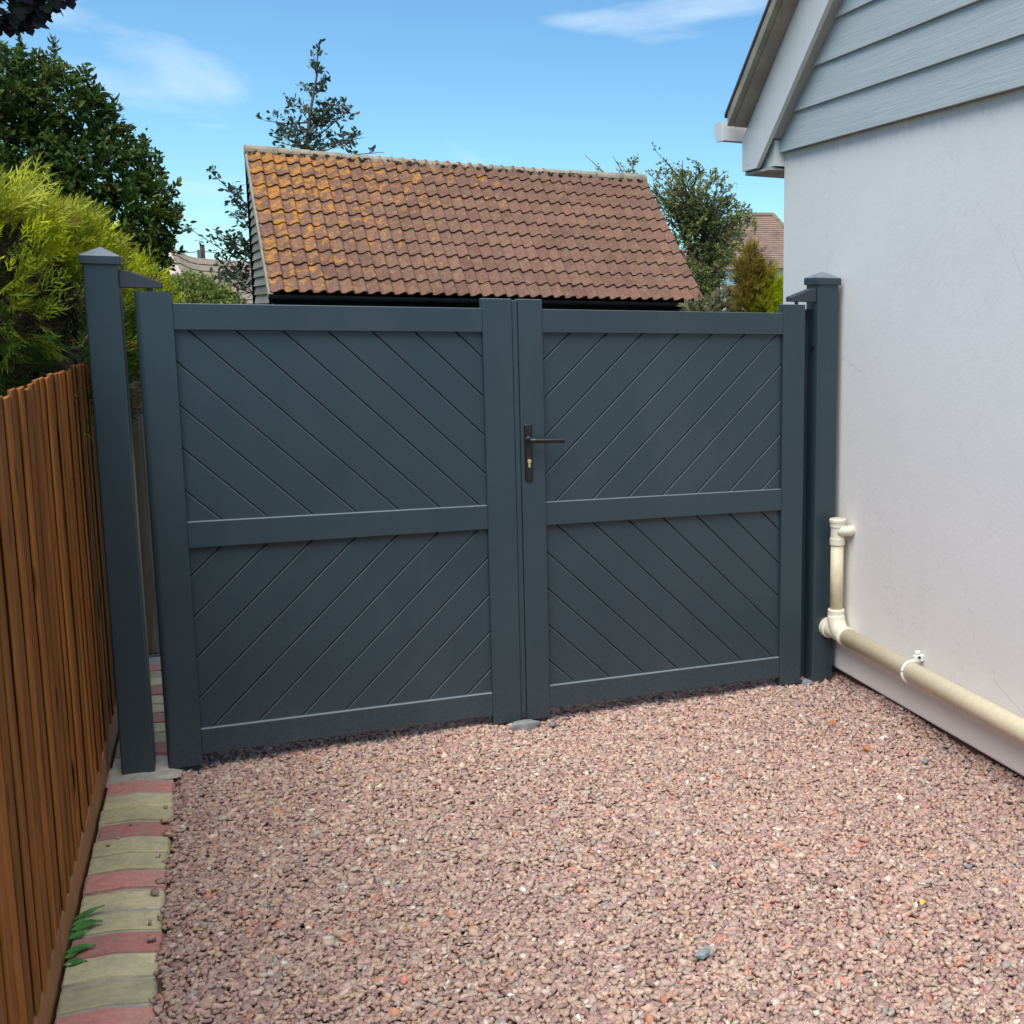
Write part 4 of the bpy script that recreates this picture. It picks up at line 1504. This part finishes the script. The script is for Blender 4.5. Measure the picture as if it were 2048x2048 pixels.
for q in range(14):
    cl.append((-2.2 - random.uniform(-.6, 1.6), 9 + random.uniform(-.8, .8), 4.4 + random.uniform(-.2, 1.6), .5, .5, .4))
P0, N0 = blob_points(cl[:12], 900, .9)
P1, N1 = blob_points(cl[12:], 1100, .8)
P_, Nn = np.concatenate([P0, P1]), np.concatenate([N0, N1])
d = Nn * .4 + np.array([.1, 0, -.55]) + rng.normal(0, .45, Nn.shape)
fr = frame_from(d, up=np.array([0, -.6, .7]))
colr = np.array([.045, .036, .042]) * rng.uniform(.55, 1.4, (len(P_), 1))
gr = rng.random(len(P_)) < .3
colr[gr] = np.array([.035, .05, .035])
scatter('crown', MAPLE, fr, P_, rng.uniform(.065, .105, len(P_)), colr, MAT['leaf'], maple)


# --- trees with open branching: grow twigs and put leaves along them
def grow(starts, rnd, leaf_step=.05):
    """starts: list of (polyline, r0, r1, n_side, side_len, droop). Returns limb list, leaf points, directions"""
    limbs, lp, ld = [], [], []
    for pts, r0, r1, ns, sl_, up in starts:
        pts = [np.array(p, float) for p in pts]
        limbs.append(([tuple(p) for p in pts], r0, r1))
        cum = [0]
        for a, b in zip(pts[:-1], pts[1:]): cum.append(cum[-1] + np.linalg.norm(b - a))

        def along(t):
            s = t * cum[-1]
            for i in range(len(pts) - 1):
                if s <= cum[i + 1] or i == len(pts) - 2:
                    q = (s - cum[i]) / (cum[i + 1] - cum[i])
                    return pts[i] + (pts[i + 1] - pts[i]) * q, (pts[i + 1] - pts[i]) / (cum[i + 1] - cum[i])
        for j in range(ns):
            t = rnd.uniform(.15, 1.0)
            p, dr = along(t)
            v = np.array([rnd.gauss(0, 1), rnd.gauss(0, 1), rnd.gauss(0, .7)])
            v = v / np.linalg.norm(v) + dr * .8 + np.array([0, 0, up])
            v /= np.linalg.norm(v)
            L = sl_ * rnd.uniform(.5, 1.15) * (1.15 - .6 * t)
            e = p + v * L
            mid = (p + e) / 2 + np.array([rnd.uniform(-.1, .1), rnd.uniform(-.1, .1), rnd.uniform(-.05, .1)]) * L
            limbs.append(([tuple(p), tuple(mid), tuple(e)], max(.004, r0 * .28), .003))
            m = int(L / leaf_step) + 2
            for i in range(m):
                q = rnd.uniform(.3, 1.05)
                lp.append(p + (e - p) * q + np.array([rnd.gauss(0, 1), rnd.gauss(0, 1), rnd.gauss(0, 1)]) * .025)
                ld.append(v * .5 + np.array([rnd.gauss(0, .8), rnd.gauss(0, .8), rnd.gauss(.1, .6)]))
    return limbs, np.array(lp), np.array(ld)


def px_line(Y, *pp):
    return [tuple(at(x, y, Y + (dy if False else 0))) for (x, y) in pp]


# holly spire above the shed roof
rnd = random.Random(5)
holly = empty('holly_tree', (2.0, 25, 0), 'thin spire shaped holly standing up behind the shed ridge', 'tree')
Yh = 25.0
top = at(636, 98, Yh)
tr = [(2.05, Yh, -.1), (2.02, Yh, 2.5), tuple(at(612, 300, Yh)), tuple(at(622, 215, Yh)), tuple(at(634, 150, Yh)), tuple(top)]
st = [(tr[2:], .035, .006, 20, .35, .5)]
for (x0, y0, x1, y1, ns, sl_) in ((618, 245, 534, 240, 9, .30), (616, 262, 562, 268, 9, .30), (622, 225, 585, 200, 8, .28), (616, 270, 668, 195, 16, .42), (616, 285, 700, 215, 16, .45), (615, 292, 733, 268, 13, .42), (612, 295, 560, 292, 10, .35),
                                  (620, 260, 650, 240, 12, .4), (612, 310, 640, 275, 12, .4), (628, 190, 650, 165, 6, .22), (629, 180, 612, 165, 5, .2), (612, 310, 690, 290, 10, .4), (612, 310, 590, 270, 10, .35), (615, 310, 765, 308, 6, .25), (613, 320, 620, 280, 10, .3)):
    a, b = at(x0, y0, Yh), at(x1, y1, Yh)
    b[1] += rnd.uniform(-.6, .6)
    st.append(([a, (a + b) / 2 + np.array([0, 0, -.03]), b], .018, .005, ns, sl_, .45))
limbs, lp, ld = grow(st, rnd, .056)
tree_limbs('trunk', [(tr, .06, .006)], MAT['twig'], holly, 7)
tree_limbs('twigs', limbs[1:], MAT['twig'], holly, 4)['kind'] = 'stuff'
colr = np.array([.060, .090, .052]) * rng.uniform(.6, 1.5, (len(lp), 1))
yl_ = rng.random(len(lp)) < .15
colr[yl_] = np.array([.10, .11, .06]) * rng.uniform(.7, 1.3, (yl_.sum(), 1))
scatter('crown', LEAF, frame_from(ld), lp, rng.uniform(.085, .14, len(lp)), colr, MAT['leaf'], holly)

# second holly, its branches showing left of the shed gable
rnd = random.Random(11)
holly2 = empty('holly_tree', (.95, 23, 0), 'sparse holly with bare spreading branches left of the shed gable', 'tree')
Y2 = 22.5
st = []
for (x0, y0, x1, y1, ns, sl_) in ((515, 425, 420, 342, 12, .22), (512, 440, 462, 385, 9, .25), (515, 535, 368, 448, 16, .24), (515, 520, 445, 470, 14, .35), (515, 480, 478, 420, 12, .3), (515, 560, 440, 510, 10, .3), (515, 590, 435, 555, 14, .35), (515, 600, 470, 530, 16, .4), (515, 610, 425, 590, 12, .3), (512, 545, 490, 485, 12, .35), (512, 615, 455, 600, 14, .35)):
    a, b = at(x0, y0, Y2), at(x1, y1, Y2)
    b[1] += rnd.uniform(-.4, .5)
    st.append(([a, (a + b) / 2 + np.array([0, 0, -.04]), b], .014, .004, ns, sl_, .2))
limbs, lp, ld = grow(st, rnd, .05)
tree_limbs('trunk', [([(.98, Y2, -.1), (.96, Y2, 2.0), tuple(at(515, 440, Y2)), tuple(at(512, 330, Y2))], .05, .012)], MAT['twig'], holly2, 7)
tree_limbs('twigs', limbs, MAT['twig'], holly2, 4)['kind'] = 'stuff'
colr = np.array([.055, .085, .050]) * rng.uniform(.6, 1.5, (len(lp), 1))
scatter('crown', LEAF, frame_from(ld), lp, rng.uniform(.08, .13, len(lp)), colr, MAT['leaf'], holly2)

# hawthorn beside the shed on the right
rnd = random.Random(21)
haw = empty('hawthorn_tree', (9.3, 25.5, 0), 'bushy hawthorn tree between the shed and the white house', 'tree')
Yw = 25.0
st = []
tips = [(1310, 300), (1335, 325), (1365, 320), (1392, 320), (1405, 350), (1425, 345), (1440, 350), (1470, 395), (1490, 425), (1498, 438), (1480, 415), (1450, 380), (1290, 340), (1265, 320), (1320, 345), (1350, 345), (1380, 350),
        (1465, 450), (1440, 470), (1410, 420), (1370, 400), (1330, 400), (1350, 450), (1400, 470), (1420, 500), (1470, 490), (1385, 500), (1350, 490), (1370, 540), (1400, 540), (1420, 560), (1380, 580), (1300, 370), (1395, 390), (1430, 400), (1455, 500), (1440, 520), (1340, 375), (1310, 420), (1365, 365), (1415, 370), (1225, 312), (1170, 310), (1245, 330), (1460, 415), (1485, 445), (1435, 435), (1400, 560), (1355, 520), (1475, 470), (1390, 605), (1360, 560), (1420, 600), (1350, 590), (1405, 520), (1445, 560), (1430, 590), (1375, 610), (1340, 550), (1460, 520), (1410, 585), (1380, 450), (1355, 420), (1415, 450), (1450, 440), (1345, 480), (1505, 432)]
for (x, y) in tips:
    dY = rnd.uniform(-.9, .9)
    b = at(x, y, Yw + dY)
    hub = at(1395 + rnd.uniform(-25, 25), min(640, y + rnd.uniform(60, 140)), Yw)
    if x < 1280: hub = at(1285, 420, Yw)
    m = (hub + b) / 2 + np.array([rnd.uniform(-.15, .15), 0, rnd.uniform(0, .15)])
    ns = 22 if y > 350 else 11
    if x < 1250: ns = 4
    st.append(([hub, m, b], .03, .005, ns, .55 if y > 350 else .34, .25))
limbs, lp, ld = grow(st, rnd, .022)
tree_limbs('trunk', [([(9.2, Yw, -.1), (9.3, Yw, 1.5), tuple(at(1395, 560, Yw)), tuple(at(1385, 500, Yw))], .07, .025)], MAT['bark'], haw, 8)
tree_limbs('twigs', limbs, MAT['twig'], haw, 4)['kind'] = 'stuff'
colr = np.array([.19, .245, .075]) * rng.uniform(.55, 1.5, (len(lp), 1))
o_ = rng.random(len(lp)) < .22
colr[o_] = np.array([.27, .21, .075]) * rng.uniform(.7, 1.3, (o_.sum(), 1))
o_ = rng.random(len(lp)) < .05
colr[o_] = np.array([.16, .075, .04])
scatter('crown', LEAF4, frame_from(ld), lp, rng.uniform(.05, .095, len(lp)), colr, MAT['leaf_matt'], haw)

# silvery shrub, golden conifer and pale shrub over the gate tops
rnd = random.Random(31)


def shrub(name, label, cat, c, blobs, n, leaf, size, cols, mat, up=.4, k=6):
    e = empty(name, c, label, cat)
    P_, Nn = blob_points(blobs, n, .55)
    sh = np.repeat(P_, k, 0); nn = np.repeat(Nn, k, 0)
    d = nn * .6 + np.array([0, 0, up]) + rng.normal(0, .6, nn.shape)
    col = np.array(cols)[rng.integers(0, len(cols), len(sh))] * rng.uniform(.7, 1.3, (len(sh), 1))
    scatter('foliage', leaf, frame_from(d), sh + rng.normal(0, .03, sh.shape), rng.uniform(size[0], size[1], len(sh)), col, mat, e)
    tree_limbs('stem', [([(c[0], c[1], -.1), (c[0] + .02, c[1], blobs[0][2] * .6), (blobs[0][0], blobs[0][1], blobs[0][2])], .05, .02)], MAT['twig'], e, 6)
    return e


Ys = 15.5
bl = []
for (px_, py_, r_) in ((1440, 625, .30), (1480, 622, .30), (1515, 622, .28), (1545, 630, .26), (1405, 640, .3), (1460, 600, .18)):
    c = at(px_, py_, Ys); bl.append((*c, r_ * 1.1, r_, r_ * .8))
for (px_, py_, r_) in ((1450, 700, .5), (1520, 700, .5)):
    c = at(px_, py_, Ys); bl.append((*c, r_, r_, r_))
shrub('silver_shrub', 'pale silvery green shrub just above the right gate leaf', 'shrub', (6.4, Ys, 0), bl, 1500, LEAF4, (.07, .12), [(.20, .22, .12), (.14, .17, .08), (.26, .26, .16), (.18, .13, .07)], MAT['leaf_matt'])
Yg = 14.0
gold = empty('golden_conifer', (6.35, Yg, 0), 'small golden conifer beside the far corner of the white house', 'tree')
bl = []
for (px_, py_, r_) in ((1505, 505, .05), (1503, 522, .08), (1488, 548, .09), (1512, 548, .11), (1500, 570, .12), (1530, 545, .07), (1530, 575, .12), (1510, 595, .14), (1545, 600, .13), (1556, 580, .07), (1555, 615, .12), (1530, 620, .18), (1490, 600, .10)):
    c = at(px_, py_, Yg); bl.append((*c, r_, r_, r_ * 1.25))
P_, Nn = blob_points(bl, 1500, .6)
d = Nn * .8 + np.array([0, 0, .7]) + rng.normal(0, .3, Nn.shape)
cx_ = at(1522, 570, Yg)
mixg = np.clip((P_[:, 0] - cx_[0]) / .22 - (P_[:, 2] - cx_[2]) / .5 + .25 + rng.normal(0, .3, len(P_)), 0, 1)[:, None]
colr = (np.array([.30, .22, .04]) * (1 - mixg) + np.array([.50, .55, .02]) * mixg) * rng.uniform(.5, 1.3, (len(P_), 1))
pv = spray_proto(4)
scatter('foliage', pv, frame_from(d), P_, rng.uniform(.09, .19, len(P_)), colr, MAT['leaf_matt'], gold)
tree_limbs('trunk', [([(6.35, Yg, -.1), (6.33, Yg, 1.2), tuple(at(1512, 540, Yg))], .06, .015)], MAT['bark'], gold, 7)

Yp = 14.0
bl = []
for (px_, py_, r_) in ((345, 600, .17), (380, 590, .22), (415, 600, .20), (440, 612, .16), (390, 640, .35), (340, 640, .3)):
    c = at(px_, py_, Yp); bl.append((*c, r_ * 1.2, r_, r_ * .9))
shrub('feathery_shrub', 'soft light green shrub above the left gate leaf', 'shrub', (.0, Yp, 0), bl, 3600, LEAF4, (.03, .06), [(.24, .28, .07), (.30, .33, .10), (.17, .22, .06)], MAT['leaf_matt'])

# ------------------------------------------------------------------ distant houses
def far_roof_strip(parent, pts_top, pts_bot, rows, mat, name='roof', thick=.05):
    """roof slope between an upper and a lower polyline, stepped in courses"""
    V, Fc = [], []
    m = len(pts_top)
    A = np.array(pts_top); B = np.array(pts_bot)
    for r_ in range(rows):
        for s_ in (0, 1):
            t_ = (r_ + s_) / rows
            off = np.array([0, -thick * s_, .02 * s_])
            for i in range(m): V.append(A[i] * (1 - t_) + B[i] * t_ + off)
        k = r_ * 2 * m
        for i in range(m - 1):
            Fc.append((k + i, k + i + 1, k + m + i + 1, k + m + i))
            if r_ < rows - 1: Fc.append((k + m + i, k + m + i + 1, k + 2 * m + i + 1, k + 2 * m + i))
    return from_py(name, V, Fc, mat, parent)


YF = 46.0
fh = empty('brown_roofed_house', (-.2, 47, 0), 'far bungalow with a sagging brown tiled roof left of the shed', 'house')
topl = [at(325, 492, YF + 2), at(350, 497, YF + 2), at(362, 504, YF + 2), at(375, 511, YF + 2), at(390, 515, YF + 2), at(430, 519, YF + 2), at(500, 523, YF + 2), at(560, 526, YF + 2)]
botl = [at(395, 625, YF - 2), at(400, 627, YF - 2), at(405, 628, YF - 2), at(415, 628, YF - 2), at(430, 628, YF - 2), at(465, 628, YF - 2), at(530, 628, YF - 2), at(590, 628, YF - 2)]
far_roof_strip(fh, topl, botl, 8, MAT['far_tile'])
a, b = topl[0], botl[0]
V = [a + np.array([-.25, -.1, .02]), a + np.array([.12, -.12, .05]), b + np.array([.15, -.12, .05]), b + np.array([-.3, -.1, .0]),
     a + np.array([-.25, .3, -.2]), a + np.array([.12, .3, -.2]), b + np.array([.15, .3, -.2]), b + np.array([-.3, .3, -.2])]
hex8('verge', V, MAT['far_verge'], fh)
V = [b + np.array([-1.6, .3, -2.0]), b + np.array([2.9, .3, -2.0]), b + np.array([2.9, 3.5, -2.0]), b + np.array([-1.6, 3.5, -2.0]), b + np.array([-1.6, .3, .2]), b + np.array([2.9, .3, .0]), b + np.array([2.9, 3.5, .3]), b + np.array([-1.6, 3.5, .5])]
hex8('wall', V, MAT['far_verge'], fh)
pole = empty('utility_pole', (at(404, 489, 62)[0], 62, 0), 'slim utility pole rising behind the far brown roof', 'pole')
pt = at(404, 489, 62)
bm = bmesh.new(); add_tube(bm, [(pt[0], 62, -.1), (pt[0], 62, pt[2])], [.13, .10], 8)
from_bm('mast', bm, MAT['twig'], pole)
box('transformer', pt[0] - .22, pt[0] - .05, 61.8, 62.0, pt[2] - .75, pt[2] - .25, MAT['wire'], pole)
for i, (xx, yy) in enumerate(((330, 505), (480, 506))):
    q = at(xx, yy, 62)
    bm = bmesh.new(); add_tube(bm, [(pt[0], 62, pt[2] - .3), tuple((np.array([pt[0], 62, pt[2] - .3]) + q) / 2 + np.array([0, 0, -.05])), tuple(q)], .02, 5)
    from_bm('wire', bm, MAT['wire'], pole)

YR = 46.0
rh = empty('hipped_roof_house', (19.8, 48, 0), 'far house with a mottled hipped tile roof at the white wall', 'house')
topl = [at(1500, 430, YR + 3), at(1546, 430, YR + 3)]
botl = [at(1405, 540, YR), at(1640, 535, YR)]
far_roof_strip(rh, topl, botl, 26, MAT['far_plain'], thick=.012)
rp = at(1546, 430, YR + 3)
bR = botl[1]
from_py('hip', [topl[1] + np.array([0, 0, 0.0]), bR, bR + np.array([.4, 7, 0])], [(0, 1, 2)], MAT['far_plain'], rh)
from_py('hip', [topl[0] + np.array([0, 0, 0.0]), botl[0] + np.array([-.4, 7, 0]), botl[0]], [(0, 1, 2)], MAT['far_plain'], rh)
for p0, p1 in ((topl[0], topl[1]), (topl[1], botl[1]), (topl[0], botl[0])):
    nseg = 8
    for i in range(nseg):
        q0 = p0 + (p1 - p0) * i / nseg; q1 = p0 + (p1 - p0) * (i + .94) / nseg
        bm = bmesh.new(); add_tube(bm, [tuple(q0), tuple(q1)], .11, 8)
        from_bm('ridge_tile', bm, MAT['far_tile'], rh)
w0, w1 = botl[0] + np.array([.15, .3, -.05]), botl[1] + np.array([-.15, .3, -.05])
V = [np.array([w0[0], w0[1], 0]), np.array([w1[0], w1[1], 0]), np.array([w1[0], w1[1] + 6, 0]), np.array([w0[0], w0[1] + 6, 0]), w0, w1, w1 + np.array([0, 6, 0]), w0 + np.array([0, 6, 0])]
hex8('wall', V, MAT['far_wall'], rh)
c = at(1478, 560, YR)
bm = bmesh.new(); add_box(bm, c[0] - .7, c[0] + .7, w0[1] - .05, w0[1] + .05, c[2] - .6, c[2] + .5)
wf = from_bm('window', bm, MAT['upvc'], rh)
for dx in (-.32, .32):
    g_ = box('pane', c[0] + dx - .27, c[0] + dx + .27, w0[1] - .07, w0[1] - .052, c[2] - .5, c[2] + .4, MAT['glass'])
    g_.parent = wf
    g_.location = -(Vector(rh.location) + wf.location)
